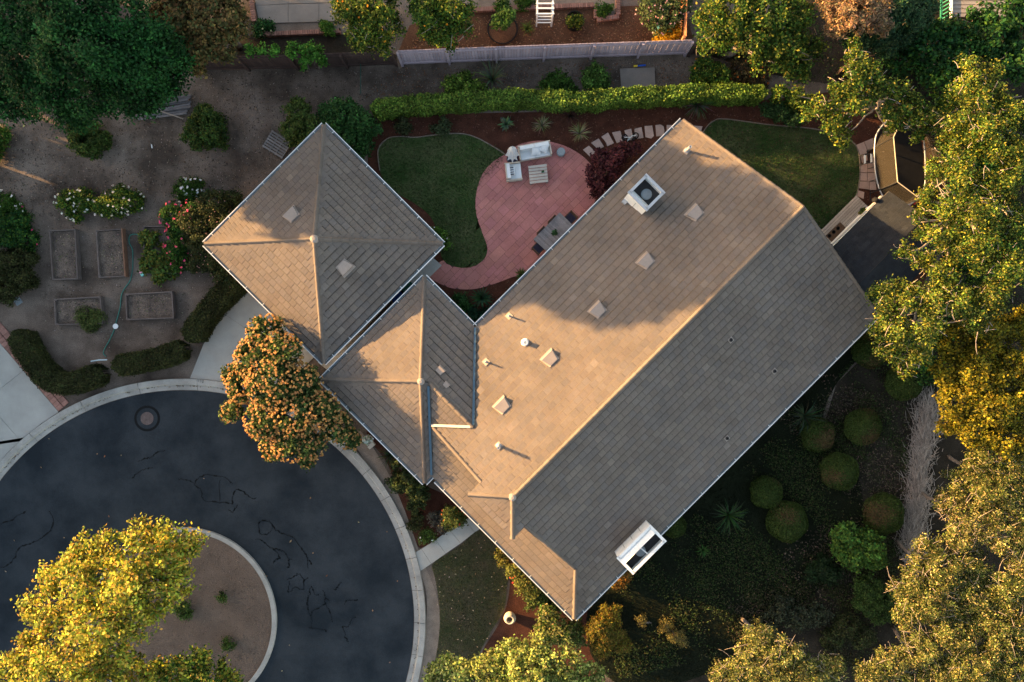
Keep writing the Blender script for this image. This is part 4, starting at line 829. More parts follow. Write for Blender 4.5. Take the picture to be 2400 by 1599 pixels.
def armchair():
    t = thing('armchair', 'white cushioned outdoor armchair below the closed parasol', 'armchair', W(1203, 404)); q = [Vector((*W2(x, y, .38), 0)) for x, y in ((1182, 383), (1219, 379), (1223, 420), (1188, 425))]
    o = q[0]; X = q[1]-q[0]; Y = q[3]-q[0]; lx, ly = X.length, Y.length; ux, uy = X/lx, Y/ly; ang = math.atan2(ux.y, ux.x); fr = (1.15, 1.1, 1.0)
    def bx(nm, a, b, z, sa, sb, sz, m, col=None):
        c = o+ux*a+uy*b; g = Geo(); g.box((c.x, c.y, z), (sa, sb, sz), ang, None, col); return g.obj(nm, M[m], t, attr=col is not None)
    bx('frame', lx/2, ly/2, .16, lx, ly, .08, 'wood_pale', fr); bx('arm', lx/2, .03, .42, lx, .06, .07, 'wood_pale', fr); bx('arm', lx/2, ly-.03, .42, lx, .06, .07, 'wood_pale', fr); bx('back_rail', .03, ly/2, .45, .05, ly-.14, .5, 'wood_pale', fr)
    for a in (.05, lx-.05):
        for b in (.035, ly-.035): bx('leg', a, b, .19, .07, .065, .38, 'wood_pale', fr)
    bx('seat_cushion', lx*.55, ly/2, .29, lx*.86, ly-.16, .15, 'fabric'); bx('back_cushion', .14, ly/2, .5, .16, ly-.18, .36, 'fabric'); return t
armchair(); pillow('white pillow with a row of dark bars on the armchair', 1199, 402, .48, .40, math.radians(7), 'fabric', True)
ct = thing('coffee_table', 'square pale plank coffee table on the red patio', 'coffee table', W(1262, 408)); q = [Vector(W(x, y, .38)) for x, y in ((1238, 389), (1281, 384), (1285, 427), (1242, 432))]
for i in range(6):
    f = (i+.5)/6; g = Geo(); k = random.uniform(.9, 1.1); g.beam(tuple(q[0].lerp(q[3], f)), tuple(q[1].lerp(q[2], f)), (q[3]-q[0]).length/6-.028, .035, (k, k, k*.97)); g.obj('plank', M['wood_pale'], ct, attr=True)
cc = sum(q, Vector())/4
for p in q:
    r = p+(cc-p)*.12; g = Geo(); g.beam((r.x, r.y, .0), (r.x, r.y, .355), .07, .07, (.9, .9, .9)); g.obj('leg', M['wood_pale'], ct, attr=True)
potted('tiny white pot with a green succulent on the coffee table', 1272, 404, .4, .06, [(.04, .12, .04)], 'white', .1, .06)
b = W(1314, 360); stl = thing('side_stool', 'grey drum shaped stool at the right end of the sofa', 'stool', b); g = Geo(); g.lathe([(.15, 0), (.2, .12), (.21, .25), (.18, .40)], b, 20); g.obj('drum', M['stone_grey'], stl, smooth=True)
g = Geo(); g.lathe([(.185, .395), (.19, .42), (.15, .425), (.13, .412), (.02, .41)], b, 20); g.obj('seat', M['stone_grey'], stl)
pb = W(1201, 373); ps = thing('parasol', 'closed white parasol in a dark round base beside the sofa', 'parasol', pb)
g = Geo(); g.lathe([(.27, 0), (.28, .1), (.24, .36), (.1, .40)], pb, 20); g.obj('base', M['navy'], ps, smooth=False); g = Geo(); g.tube([(pb[0], pb[1], .3), (pb[0], pb[1], 2.35)], .025, 8); g.obj('pole', M['dark_metal'], ps)
n = 24; V = []; F = []
for i, (r, z) in enumerate(((.03, 2.35), (.10, 2.1), (.17, 1.6), (.22, 1.1), (.27, .85))):
    for k in range(n): a = 2*math.pi*k/n; rr = r*(1+(.28 if k % 3 == 0 else -.16)*min(1, i*.5)); zz = z-(.12 if (i == 4 and k % 3 == 0) else 0); V.append((pb[0]+rr*math.cos(a), pb[1]+rr*math.sin(a), zz))
for i in range(4):
    for k in range(n): l = (k+1) % n; F.append((i*n+k, (i+1)*n+k, (i+1)*n+l, i*n+l))
F.append(tuple(range(n-1, -1, -1))); raw('canopy', V, F, M['fabric'], ps)
# dining set
dt = thing('dining_table', 'grey slatted dining table half under the house eave', 'dining table', W(1300, 545)); q = [Vector(W(x, y, .74)) for x, y in ((1312, 498), (1346, 531), (1284, 592), (1250, 561))]
nsl = 22
for i in range(nsl):
    f = (i+.5)/nsl; g = Geo(); k = random.uniform(.8, 1.2); g.beam(tuple(q[0].lerp(q[3], f)), tuple(q[1].lerp(q[2], f)), (q[3]-q[0]).length/nsl-.008, .03, (k, k, k*1.05)); g.obj('slat', M['wood_grey'], dt, attr=True)
cc = sum(q, Vector())/4; g = Geo()
for a, b_ in ((0, 1), (1, 2), (2, 3), (3, 0)): g.beam(tuple(q[a]+(cc-q[a])*.1-Vector((0, 0, .06))), tuple(q[b_]+(cc-q[b_])*.1-Vector((0, 0, .06))), .04, .08, (.8, .8, .8))
g.obj('apron', M['wood_grey'], dt, attr=True)
for p in q:
    r = p+(cc-p)*.1; g = Geo(); g.beam((r.x, r.y, .0), (r.x, r.y, .70), .08, .08, (.8, .8, .8)); g.obj('leg', M['wood_grey'], dt, attr=True)
def chair0():
    t = thing('dining_chair', 'wooden chair with a navy cushion at the lower left end of the dining table', 'chair', (0, 0, 0), 'dining chairs'); wcol = (1, 1, 1)
    def bx(nm, c, s, m, col=None): g = Geo(); g.box(c, s, 0, None, col); g.obj(nm, M[m], t, attr=col is not None)
    bx('seat', (0, 0, .42), (.48, .46, .04), 'wood_brown', wcol); bx('cushion', (.02, 0, .46), (.42, .42, .05), 'navy')
    for x in (-.21, .21):
        for y in (-.2, .2): bx('leg', (x, y, .2), (.045, .045, .4), 'wood_brown', wcol)
    for y in (-.2, .2): bx('back_post', (-.22, y, .66), (.04, .045, .44), 'wood_brown', wcol)
    for z in (.6, .72, .86): bx('back_slat', (-.22, 0, z), (.025, .36, .07), 'wood_brown', wcol)
    for y in (-.225, .225): bx('armrest', (0, y, .64), (.46, .04, .03), 'wood_brown', wcol); bx('arm_post', (.2, y, .53), (.035, .035, .2), 'wood_brown', wcol)
    return t
c0 = chair0()
def seat_at(px, py): x, y, _ = W(px, py, .46); return (x, y, 0)
dup(c0, seat_at(1337, 512), math.radians(225), 'wooden chair with a navy cushion at the upper right end of the dining table')
dup(c0, seat_at(1300, 522), math.radians(-45), 'dark wooden chair tucked under the long side of the table, nearer the upper end'); dup(c0, seat_at(1274, 548), math.radians(-45), 'dark wooden chair tucked under the long side of the table, nearer the lower end')
c0.location = seat_at(1262, 582); c0.rotation_euler = (0, 0, math.radians(45))
potted('small pale pot with a leafy plant at the middle of the dining table', 1300, 547, .76, .14, [(.03, .09, .03), (.05, .1, .04)], 'stone_grey', .15, .09)
# balance bike lying on the stones
bk = thing('balance_bike', "child's small bike with black tyres lying on the stepping stones", 'bike', W(1478, 324))
def wheel(px, py, z, tl):
    b = Vector(W(px, py, z)); pts = [(b.x+.125*math.cos(a), b.y+.125*math.sin(a)*.95, b.z+.125*math.sin(a)*tl) for a in [2*math.pi*k/20 for k in range(20)]]; g = Geo(); g.tube(pts, .03, 6, True); wh = g.obj('wheel', M['black'], bk, smooth=True)
    g = Geo(); g.tube([(b.x, b.y, b.z-.05), (b.x, b.y, b.z+.05)], .025, 8)
    for k in range(5): a = k*1.2566; g.tube([tuple(b), (b.x+.1*math.cos(a), b.y+.095*math.sin(a), b.z+.1*math.sin(a)*tl)], .008, 4)
    g.obj('hub', M['metal_grey'], wh)
wheel(1464, 322, .13, .5); wheel(1490, 318, .13, .4)
g = Geo(); g.tube([W(1490, 318, .2), W(1481, 318.5, .22), W(1479, 322, .2), W(1464, 322, .16)], .022, 6); g.obj('frame', M['metal_white'], bk); g = Geo(); g.tube([W(1480, 320, .2), W(1470, 331, .12)], .03, 6); g.obj('fork', M['rod'], bk)
g = Geo(); g.tube([W(1472, 335, .05), W(1469, 330, .14), W(1485, 329, .1)], .02, 6); g.obj('handlebar', M['black'], bk); g = Geo(); g.box(W(1484, 326, .14), (.16, .09, .05), .4); g.obj('saddle', M['black'], bk)
# urn, wheelie bins, white planter
b = W(1195, 1443); un = thing('urn', 'round cream clay urn on the mulch beside the front lawn', 'urn', b); g = Geo(); g.lathe([(.16, 0), (.27, .2), (.29, .36), (.22, .52), (.17, .58), (.21, .62), (.20, .64), (.14, .63), (.13, .5), (.1, .3)], b, 24); g.obj('body', M['urn'], un, smooth=True); g = Geo(); g.lathe([(.128, .40), (.128, .43), (.02, .44)], b, 16); g.obj('soil', M['soil'], un)
def bin_(label, px, py, m, rz):
    b = W(px, py, 1); t = thing('wheelie_bin', label, 'wheelie bin', (b[0], b[1], 0), 'wheelie bins'); g = Geo(); c, s = math.cos(rz), math.sin(rz); V = []
    for k, z in ((.24, .06), (.31, .95)):
        for x, y in ((-k, -k), (k, -k), (k, k), (-k, k)): V.append((b[0]+x*c-y*s, b[1]+x*s+y*c, z))
    g.add(V, [(3, 2, 1, 0), (4, 5, 6, 7), (0, 1, 5, 4), (1, 2, 6, 5), (2, 3, 7, 6), (3, 0, 4, 7)]); g.obj('body', M[m], t); g = Geo(); g.box((b[0], b[1], .98), (.68, .66, .05), rz); g.obj('lid', M[m], t)
    g = Geo(); g.tube([(b[0]-.2*c+.33*s, b[1]-.2*s-.33*c, .1), (b[0]+.2*c+.33*s, b[1]+.2*s-.33*c, .1)], .1, 10); g.obj('wheels', M['black'], t)
bin_('blue wheelie bin half hidden under the eave between garage and wing', 938, 700, 'bin_blue', .785); bin_('dark green wheelie bin beside the blue bin under the wing eave', 958, 680, 'bin_green', .785)
b = W(868, 1028); pn = thing('planter', 'pale stone planter with white flowers beside the wing eave', 'planter', b); g = Geo(); g.lathe([(.14, 0), (.1, .15), (.2, .4), (.24, .55), (.2, .56), (.18, .48)], b, 16); g.obj('bowl', M['stucco'], pn); V, C = lobe_leaves([(b[0], b[1], .62, .22)], .1, 5, [(.7, .72, .7), (.6, .65, .6), (.3, .4, .28)], .1); leafobj('foliage', V, C, pn)
small('stone_block', 'small pale stone block on the soil below the planter', 'block', 872, 1044, lambda g, b: g.box((b[0], b[1], .1), (.35, .16, .2), .7), 0, 'stucco')
# trampoline
tb = W(2108, 378); tp = thing('trampoline', 'long oval trampoline with a dark mat and tan net under the trees', 'trampoline', tb)
TR = spline([(2050, 345), (2056, 312), (2080, 284), (2110, 274), (2140, 284), (2160, 312), (2167, 350), (2169, 400), (2166, 440), (2145, 472), (2110, 482), (2078, 470), (2060, 440), (2051, 395)], 4)
fr3 = [W(x, y, .9) for x, y in TR]; cxy = np.mean(np.array(fr3)[:, :2], axis=0)
g = Geo(); g.tube(fr3, .035, 6, True); g.obj('frame', M['metal_grey'], tp, smooth=True)
g = Geo(); g.prism([(cxy[0]+(p[0]-cxy[0])*.93, cxy[1]+(p[1]-cxy[1])*.95) for p in fr3], .86, .875); g.obj('mat', M['black'], tp)
PO = [(2051, 345), (2078, 286), (2112, 274), (2150, 292), (2168, 350), (2168, 440), (2110, 482), (2060, 445)]; zt = 2.7; ring = []
for x, y in PO:
    p = W(x, y, .9); ring.append((p[0], p[1])); g = Geo(); g.tube([(p[0], p[1], 0), (p[0], p[1], zt)], .03, 6); g.obj('pole', M['dark_metal'], tp)
for i in range(8):
    a, c = ring[i], ring[(i+1) % 8]; g = Geo(); g.add([(*a, .92), (*c, .92), (*c, zt), (*a, zt)], [(0, 1, 2, 3)]); g.obj('net_panel', M['net'], tp); g = Geo(); g.tube([(*a, zt), (*c, zt)], .022, 6); g.obj('top_rail', M['urn'], tp)
for (xa, ya) in ((2046, 352), (2052, 425)):
    g = Geo(); p = W(xa, ya); q = W(xa-12, ya+3); g.tube([(p[0], p[1], .9), (p[0]-.25, p[1], .0), (p[0]-.25, p[1]-.9, .0), (p[0], p[1]-.9, .9)], .03, 6); g.obj('leg', M['dark_metal'], tp)
ld = Geo(); p = W(2044, 366)
for dy in (0, -.42): ld.tube([(p[0]+.15, p[1]+dy, .95), (p[0]-.65, p[1]+dy, 0)], .022, 6)
ld.obj('ladder_rail', M['dark_metal'], tp)
for k in range(3):
    g = Geo(); f = .25+.25*k; g.box((p[0]+.15-.8*f, p[1]-.21, .95-.95*f), (.09, .42, .025)); g.obj('rung', M['metal_white'], tp)
for i, (x, y, m, nm) in enumerate(((2118, 466, 'red', 'red'), (2126, 478, 'pink', 'pink'), (2140, 474, 'red', 'dark red'))):
    small('ball', nm+' ball on the ground at the lower end of the trampoline', 'ball', x, y, lambda g, b: g.lathe([(.02, 0), (.1, .03), (.14, .12), (.12, .2), (.05, .26), (.01, .265)], b, 12), 0, m)
# ------------------------------------------------------------------ neighbour's garden along the top
tr = thing('garden_trellis', 'white wooden ladder trellis standing in the orange mulch', 'trellis', W(1276, 35))
def bar(nm, a, b, wd=.06): g = Geo(); g.beam(a, b, wd, wd); g.obj(nm, M['fabric'], tr)
xa, xb = W(1257, 55)[0], W(1292, 55)[0]; y0 = W(1276, 62)[1]
for x in (xa, xb): bar('upright', (x, y0, 0), (x, y0, 1.5), .07); bar('upright', (x, y0+.55, 0), (x, y0+.55, 1.5), .07); bar('top_beam', (x, y0-.05, 1.53), (x, y0+.7, 1.53), .07)
for z in (.45, .8, 1.15): bar('rung', (xa, y0, z), (xb, y0, z), .045)
for f in (-.05, .2, .42, .68): bar('top_slat', (xa-.06, y0+f, 1.59), (xb+.06, y0+f, 1.59), .055)
def rng(label, px, py, rp, h, pot=False):
    b = W(px, py); t = thing('planter_ring', label, 'planter ring', b, 'black planter rings'); r = rp/GPX; g = Geo(); g.lathe([(r*.92, 0), (r, h), (r*.93, h), (r*.90, .015)], b, 28); g.obj('rim', M['black'], t); g = Geo(); g.lathe([(r*.92, .02), (r*.90, h*.6), (.03, h*.8)], b, 24); g.obj('soil', M['mulch_orange'], t)
rng('large black ring of mulch around a small green tree', 1178, 70, 36, .12); rng('round black pot of yellow green plants right of the trellis', 1346, 55, 21, .45)
def edge_bricks(label, a, b, n):
    t = thing('brick_edging', label, 'brick edging', W(*a), 'brick edging rows'); g = Geo(); A_, B_ = Vector(W(*a)), Vector(W(*b)); d = (B_-A_)/n; ang = math.atan2(d.y, d.x)
    for i in range(n): p = A_+d*(i+.5); k = random.uniform(.75, 1.2); g.box((p.x, p.y, .11), (d.length*.86, .2, .22+random.uniform(-.015, .015)), ang+random.uniform(-.04, .04), None, (k, k, k))
    tag(g.obj('brick', M['brick'], t, attr=True), kind='stuff')
edge_bricks('long scalloped brick edging behind the trellis', (1085, 27), (1392, 15), 58); edge_bricks('short upright row of bricks right of the round pot', (1396, 14), (1396, 46), 6); edge_bricks('brick edging row between gravel and dark bed', (1398, 50), (1450, 42), 10); edge_bricks('brick edging row running off the top of the picture', (1446, -60), (1448, 38), 18); edge_bricks('brick edging along the neighbour patio', (602, 84), (800, 76), 36)
edge_bricks('dark red brick edging at the left of the neighbour patio', (598, 54), (592, 5), 9)
small('stone_ball', 'pale green glazed egg beside the yellow shrub', 'garden ornament', 1545, 74, lambda g, b: g.lathe([(.1, 0), (.22, .1), (.24, .25), (.15, .42), (.03, .46)], b, 16), 0, 'teal')
small('garden_box', 'small white box between the yellow shrub and the orange fence', 'box', 1588, 66, lambda g, b: g.box((b[0], b[1], .25), (.2, .2, .5), .2), 0, 'white')
# timber deck of the house in the top right corner
td = thing('timber_deck', 'grey plank deck with green stair rails in the top right corner', 'deck', W(2280, 10))
for i in range(9):
    g = Geo(); y = 36-9.5*i; k = random.uniform(.85, 1.1); g.beam(W(2229, y, 1.2), W(2370, y-1, 1.2), .155, .04, (k*.8, k*.78, k*.76)); g.obj('plank', M['wood_deck'], td, attr=True)
g = Geo(); g.beam(W(2229, 42, 1.2), W(2229, -60, 1.2), .05, .2); g.obj('edge_trim', M['white'], td)
for i in range(9):
    g = Geo(); y = 40-9*i; g.beam(W(2206, y+6, .9), W(2226, y-6, 1.3), .05, .05); g.obj('rail_bar', M['green_paint'], td)
g = Geo(); g.beam(W(2206, 55, .95), W(2206, -50, .95), .08, .08); g.obj('handrail', M['green_paint'], td)
g = Geo()
for x in (2235, 2300, 2365): g.beam(W(x, 38, 0), W(x, 38, 0)[:2]+(1.15,), .1, .1)
g.obj('post', M['wood_brown'], td)
# ------------------------------------------------------------------ vegetation
DG = [(.014, .058, .014), (.020, .075, .018), (.009, .042, .011)]
MG = [(.035, .085, .012), (.05, .10, .015), (.025, .065, .010)]
YG = [(.14, .16, .018), (.085, .125, .014), (.23, .205, .03), (.025, .058, .010), (.04, .075, .011), (.028, .06, .010)]
GOLD = [(.16, .13, .008), (.12, .11, .008), (.05, .06, .007), (.19, .15, .012)]
YEL = [(.36, .32, .03), (.26, .28, .03), (.42, .37, .06), (.10, .15, .02), (.14, .19, .025), (.42, .26, .045)]
OLV = [(.15, .16, .045), (.10, .12, .03), (.21, .19, .07)]
DRY = [(.19, .18, .045), (.11, .125, .026), (.34, .27, .10), (.045, .065, .013), (.075, .09, .018), (.05, .07, .014)]
HED = [(.11, .18, .026), (.15, .22, .034), (.05, .10, .015)]
DKH = [(.035, .045, .014), (.045, .05, .016), (.03, .035, .012)]
tree('broadleaf_tree', 'huge dark green tree filling the top left corner', 'tree', (310, 240), [(40, 40, 85, 7), (150, 20, 90, 8), (270, 40, 85, 7.5), (350, 110, 75, 6.5), (60, 140, 90, 7), (180, 120, 95, 8.4), (290, 160, 85, 7.2), (110, 220, 80, 6.4), (220, 215, 75, 6.6), (330, 215, 70, 5.8), (395, 190, 55, 5), (30, 240, 55, 5.6), (170, 275, 40, 5.2), (400, 130, 50, 5.5), (-60, 80, 90, 7), (-40, 200, 70, 6)], DG, .14, 3.5, .35, clump=.5, tint=.42, fill=.45)
tree('broadleaf_tree', 'bronze olive tree between the dark tree and the brown fence', 'tree', (560, 110), [(420, 40, 75, 5.4), (500, 30, 75, 5.6), (545, 60, 45, 4.6), (440, 105, 58, 4.8), (510, 100, 52, 4.8), (470, 140, 36, 4.2), (420, -30, 70, 5.6), (520, -40, 70, 5.6)], [(.12, .085, .03), (.085, .075, .025), (.15, .09, .035), (.06, .07, .025)], .16, 4.5, .2, clump=.3, tint=.28)
FR = ([(.75, .28, .02)], 5, .08, 'oranges')
tree('citrus_tree', 'sunlit citrus tree with oranges beside the neighbour patio', 'tree', (890, 140), [(820, 20, 48, 4.2), (880, 10, 55, 4.4), (855, 60, 45, 4), (900, 55, 42, 3.8), (865, 95, 30, 3.2), (905, 100, 28, 3), (840, 85, 28, 3.2), (850, -50, 60, 4.4)], YG, .12, 3.0, .12, 'citrus trees by the fence', clump=.3, twigs=20, flowers=FR, bark='bark_pale')
tree('citrus_tree', 'greener citrus tree with oranges overhanging the lilac fence', 'tree', (1060, 130), [(1000, 20, 50, 4), (1060, 10, 50, 4.2), (1025, 65, 45, 3.6), (1075, 60, 38, 3.4), (1040, 100, 26, 2.8), (1020, -50, 55, 4)], MG+YG[:2], .12, 2.9, .12, 'citrus trees by the fence', clump=.3, twigs=20, flowers=FR, bark='bark_pale')
tree('broadleaf_tree', 'sunlit leafy tree at the right end of the lilac fence', 'tree', (1700, 130), [(1665, 40, 42, 4), (1720, 20, 62, 5), (1790, 40, 62, 5), (1700, 85, 40, 3.6), (1770, 95, 55, 4.4), (1840, 100, 55, 4.6), (1860, 30, 55, 4.6), (1800, 135, 40, 3.8), (1860, 160, 42, 3.6), (1650, 105, 20, 2.8), (1900, 120, 30, 4)], YG+MG, .13, 2.9, .18, twigs=20, clump=.32, tint=.35)
tree('cedar_tree', 'cedar with rusty brown top growing against the upper right fence', 'tree', (1990, 130), [(1960, 10, 50, 5.4), (2010, 30, 50, 6), (1965, 60, 35, 5), (2050, 10, 45, 5.4), (2055, 50, 36, 5.4)], [(.22, .14, .085), (.15, .12, .06), (.27, .15, .07)], .15, 4.2, .18, clump=.22, thin=.35)
tree('cedar_tree', 'dark green cedar beside the green stair rails', 'tree', (2060, 130), [(2090, 20, 55, 5.2), (2140, 40, 50, 4.8), (2010, 90, 42, 4.6), (2070, 90, 48, 4.4), (2120, 85, 40, 4), (2060, 60, 40, 5), (2160, 10, 40, 4.6)], [(.03, .075, .03), (.05, .085, .03), (.02, .055, .024)], .15, 4.5, .18, clump=.22, thin=.35)
tree('broadleaf_tree', 'loose branching tree overhanging the trampoline and lawn', 'tree', (2020, 260), [(1990, 115, 26, 6), (2015, 145, 30, 6.4), (1995, 185, 34, 6.6), (2040, 175, 32, 6.4), (2060, 215, 30, 6.2), (1960, 220, 30, 6), (2005, 240, 34, 6.2), (1925, 250, 26, 5.6), (1895, 265, 18, 5.2), (1960, 285, 32, 5.6), (1975, 320, 22, 5.2), (1945, 300, 22, 5), (2105, 205, 30, 6.2), (2130, 245, 32, 6), (2090, 255, 26, 6), (2115, 285, 26, 5.6), (2160, 270, 30, 6), (2085, 295, 18, 5.2), (2150, 310, 22, 5.4), (1870, 225, 16, 5)], YG+MG[:1], .11, 2.4, .2, bark='bark_pale', clump=.26, twigs=60, flat=.55, tint=.3)
tree('broadleaf_tree', 'shaded dark tree below the timber deck', 'tree', (2160, 170), [(2170, 100, 50, 4), (2230, 80, 45, 4), (2110, 140, 45, 3.6), (2190, 160, 55, 4.2), (2260, 140, 50, 4.2), (2330, 90, 60, 4.6), (2380, 40, 50, 5), (2380, 150, 50, 4.6), (2300, 30, 30, 4)], DG+MG[:1], .17, 3.2, .18, twigs=30, clump=.3)
tree('broadleaf_tree', 'sunlit yellow green tree at the upper right edge', 'tree', (2240, 300), [(2270, 165, 34, 6.4), (2320, 180, 30, 6.2), (2290, 205, 40, 6.8), (2250, 215, 30, 6), (2330, 240, 40, 6.6), (2280, 265, 44, 7), (2380, 280, 50, 7), (2320, 310, 50, 7.2), (2240, 300, 42, 6.4), (2210, 330, 30, 5.8), (2270, 350, 46, 6.8), (2360, 360, 55, 7.2), (2190, 290, 26, 5.4), (2230, 250, 22, 5.6)], YG, .10, 2.1, .22, bark='bark_pale', twigs=110, clump=.30, tint=.45, fill=.35)
tree('broadleaf_tree', 'sunlit yellow green tree with bare twigs reaching towards the shed roof', 'tree', (2200, 500), [(2200, 400, 36, 6), (2260, 420, 48, 7), (2340, 440, 55, 7.2), (2180, 470, 34, 5.8), (2235, 490, 46, 6.6), (2310, 510, 55, 7.2), (2390, 530, 50, 7), (2160, 540, 26, 5), (2215, 560, 44, 6.4), (2290, 590, 55, 7), (2370, 620, 55, 7), (2120, 590, 22, 4.6), (2160, 610, 30, 5.2), (2220, 640, 44, 6.2), (2150, 500, 16, 5)], YG, .10, 2.1, .24, bark='bark_pale', twigs=130, clump=.30, tint=.45, fill=.35)
tree('broadleaf_tree', 'yellow green tree overhanging the lower right corner of the roof', 'tree', (2100, 760), [(2050, 690, 26, 4.6), (2095, 680, 32, 5.2), (2080, 730, 36, 5.4), (2140, 700, 40, 5.8), (2190, 710, 44, 6), (2060, 775, 32, 5), (2110, 775, 40, 5.6), (2170, 770, 44, 5.8), (2090, 815, 34, 4.8), (2150, 830, 38, 5), (2250, 700, 46, 6.2), (2330, 690, 50, 6.4), (2290, 740, 46, 6), (2120, 860, 26, 4)], YG+OLV[:1], .10, 2.2, .2, bark='bark_pale', twigs=90, clump=.28, tint=.45, fill=.35)
tree('broadleaf_tree', 'dense golden green tree at the middle of the right edge', 'tree', (2230, 900), [(2250, 800, 55, 4.4), (2330, 780, 60, 4.8), (2230, 870, 50, 4.2), (2300, 870, 60, 5), (2380, 860, 60, 5), (2250, 940, 55, 4.4), (2330, 950, 60, 4.8), (2390, 950, 55, 4.8), (2290, 1010, 52, 4.2), (2360, 1030, 55, 4.4), (2220, 990, 30, 3.6), (2400, 760, 50, 5)], GOLD, .12, 3.4, .2, clump=.26, tint=.42, fill=.45)
def scrub(label, lobes, cols=DRY, tw=110): return tree('scrub_bush', label, 'bush', (lobes[0][0]-(lobes[0][0]-1200)*.07, lobes[0][1]-(lobes[0][1]-800)*.07), lobes, cols, .10, 2.3, .1, 'dry scrub bushes in the lower right corner', 'bark_pale', .24, twigs=tw, tint=.42, thin=.42, twig_r=.012, fill=.4)
scrub('dry golden scrub bush below the dense golden tree', [(2300, 1090, 55, 3), (2370, 1110, 60, 3.2), (2250, 1130, 40, 2.6), (2330, 1150, 60, 3.2), (2390, 1190, 60, 3.2)])
scrub('straw coloured scrub bush with bare twigs beside the dead branches', [(2230, 1180, 42, 2.8), (2290, 1220, 60, 3.2), (2360, 1250, 60, 3.4), (2250, 1260, 50, 3), (2400, 1310, 50, 3.2)], DRY+[(.28, .21, .10)])
scrub('large olive scrub bush beside the bright green shrub', [(2170, 1300, 46, 3), (2210, 1340, 55, 3.2), (2130, 1370, 48, 3), (2180, 1410, 60, 3.4), (2130, 1440, 45, 3), (2270, 1330, 50, 3)])
scrub('large olive scrub bush in the bottom right corner', [(2280, 1400, 60, 3.2), (2360, 1390, 60, 3.4), (2240, 1480, 65, 3.4), (2330, 1480, 65, 3.6), (2400, 1480, 60, 3.6), (2280, 1560, 70, 3.6), (2380, 1570, 70, 3.6)])
scrub('tan scrub bush along the bottom edge left of the large olive one', [(2160, 1520, 55, 3.2), (2100, 1560, 55, 3), (2200, 1580, 55, 3.2), (2040, 1590, 50, 3), (2140, 1610, 50, 3)], DRY+OLV)
scrub('tan and green scrub bush along the bottom edge near the dark lawn', [(1780, 1500, 48, 2.8), (1830, 1540, 60, 3), (1750, 1560, 50, 2.8), (1880, 1580, 55, 3), (1700, 1590, 45, 2.6), (1800, 1600, 55, 3), (1940, 1570, 45, 2.8)], DRY+OLV)
tree('broadleaf_tree', 'light green leafy tree at the bottom edge below the house corner', 'tree', (1240, 1600), [(1205, 1535, 46, 5), (1265, 1520, 40, 5), (1240, 1580, 60, 5.6), (1320, 1560, 50, 5.2), (1380, 1585, 42, 4.8), (1150, 1565, 46, 5), (1090, 1575, 42, 4.6), (1050, 1560, 26, 4.2), (1020, 1585, 32, 4), (1300, 1620, 60, 5), (1180, 1630, 60, 5)], [(.25, .28, .07), (.18, .22, .045), (.32, .32, .10), (.08, .12, .025)], .13, 2.7, .16, clump=.28, tint=.35)
tree('maple_tree', 'yellow autumn tree spreading over the road island', 'tree', (372, 1345), [(340, 1240, 40, 5.4), (395, 1265, 48, 5.6), (440, 1285, 34, 5), (250, 1290, 52, 6), (180, 1320, 46, 5.8), (310, 1310, 60, 6.4), (385, 1330, 55, 6), (120, 1360, 40, 5.4), (200, 1380, 66, 6.6), (290, 1390, 66, 7), (370, 1395, 55, 6.2), (90, 1420, 40, 5.4), (130, 1450, 52, 6), (220, 1470, 70, 7), (310, 1455, 60, 6.6), (80, 1490, 34, 5.2), (180, 1540, 70, 6.6), (270, 1530, 56, 6.2), (110, 1560, 56, 6), (40, 1560, 50, 5.4), (20, 1600, 50, 5.2), (230, 1600, 60, 6), (320, 1575, 46, 5.4), (201, 1258, 11, 5.4), (455, 1262, 18, 4.6), (420, 1360, 40, 5.4)], YEL, .15, 2.0, .14, clump=.36, twigs=12, tint=.35, fill=.45)
tree('maple_tree', 'green and yellow tree cut by the bottom edge below the road island', 'tree', (520, 1640), [(375, 1575, 38, 4.6), (415, 1585, 44, 4.8), (455, 1560, 38, 4.8), (495, 1580, 42, 4.8), (545, 1602, 34, 4.4), (467, 1532, 20, 4.8), (440, 1625, 50, 4.8), (520, 1630, 50, 4.6)], YEL+MG, .14, 2.5, .14, clump=.34, tint=.35, fill=.45)
PK = [(.46, .25, .08), (.40, .20, .065), (.54, .31, .11), (.33, .16, .055)]
ph = shrub('flowering_shrub', 'big shrub covered in pink orange flower heads over the driveway', 'flowering shrub', [(625, 785, 46, 3.1), (600, 840, 50, 3.4), (660, 830, 50, 3.5), (575, 905, 42, 3.0), (640, 900, 60, 3.8), (705, 900, 48, 3.5), (690, 970, 54, 3.5), (750, 960, 46, 3.4), (620, 985, 46, 3.4), (680, 1040, 42, 3.0), (730, 1040, 36, 3.0), (720, 1075, 22, 2.6), (790, 1000, 36, 3.0), (545, 965, 26, 2.8), (640, 1050, 30, 2.8), (548, 880, 26, 2.8), (820, 1030, 26, 2.3)], [(.05, .08, .02), (.07, .10, .025), (.035, .06, .018)], .14, 4.2, None, (PK, 190, .10), .25)
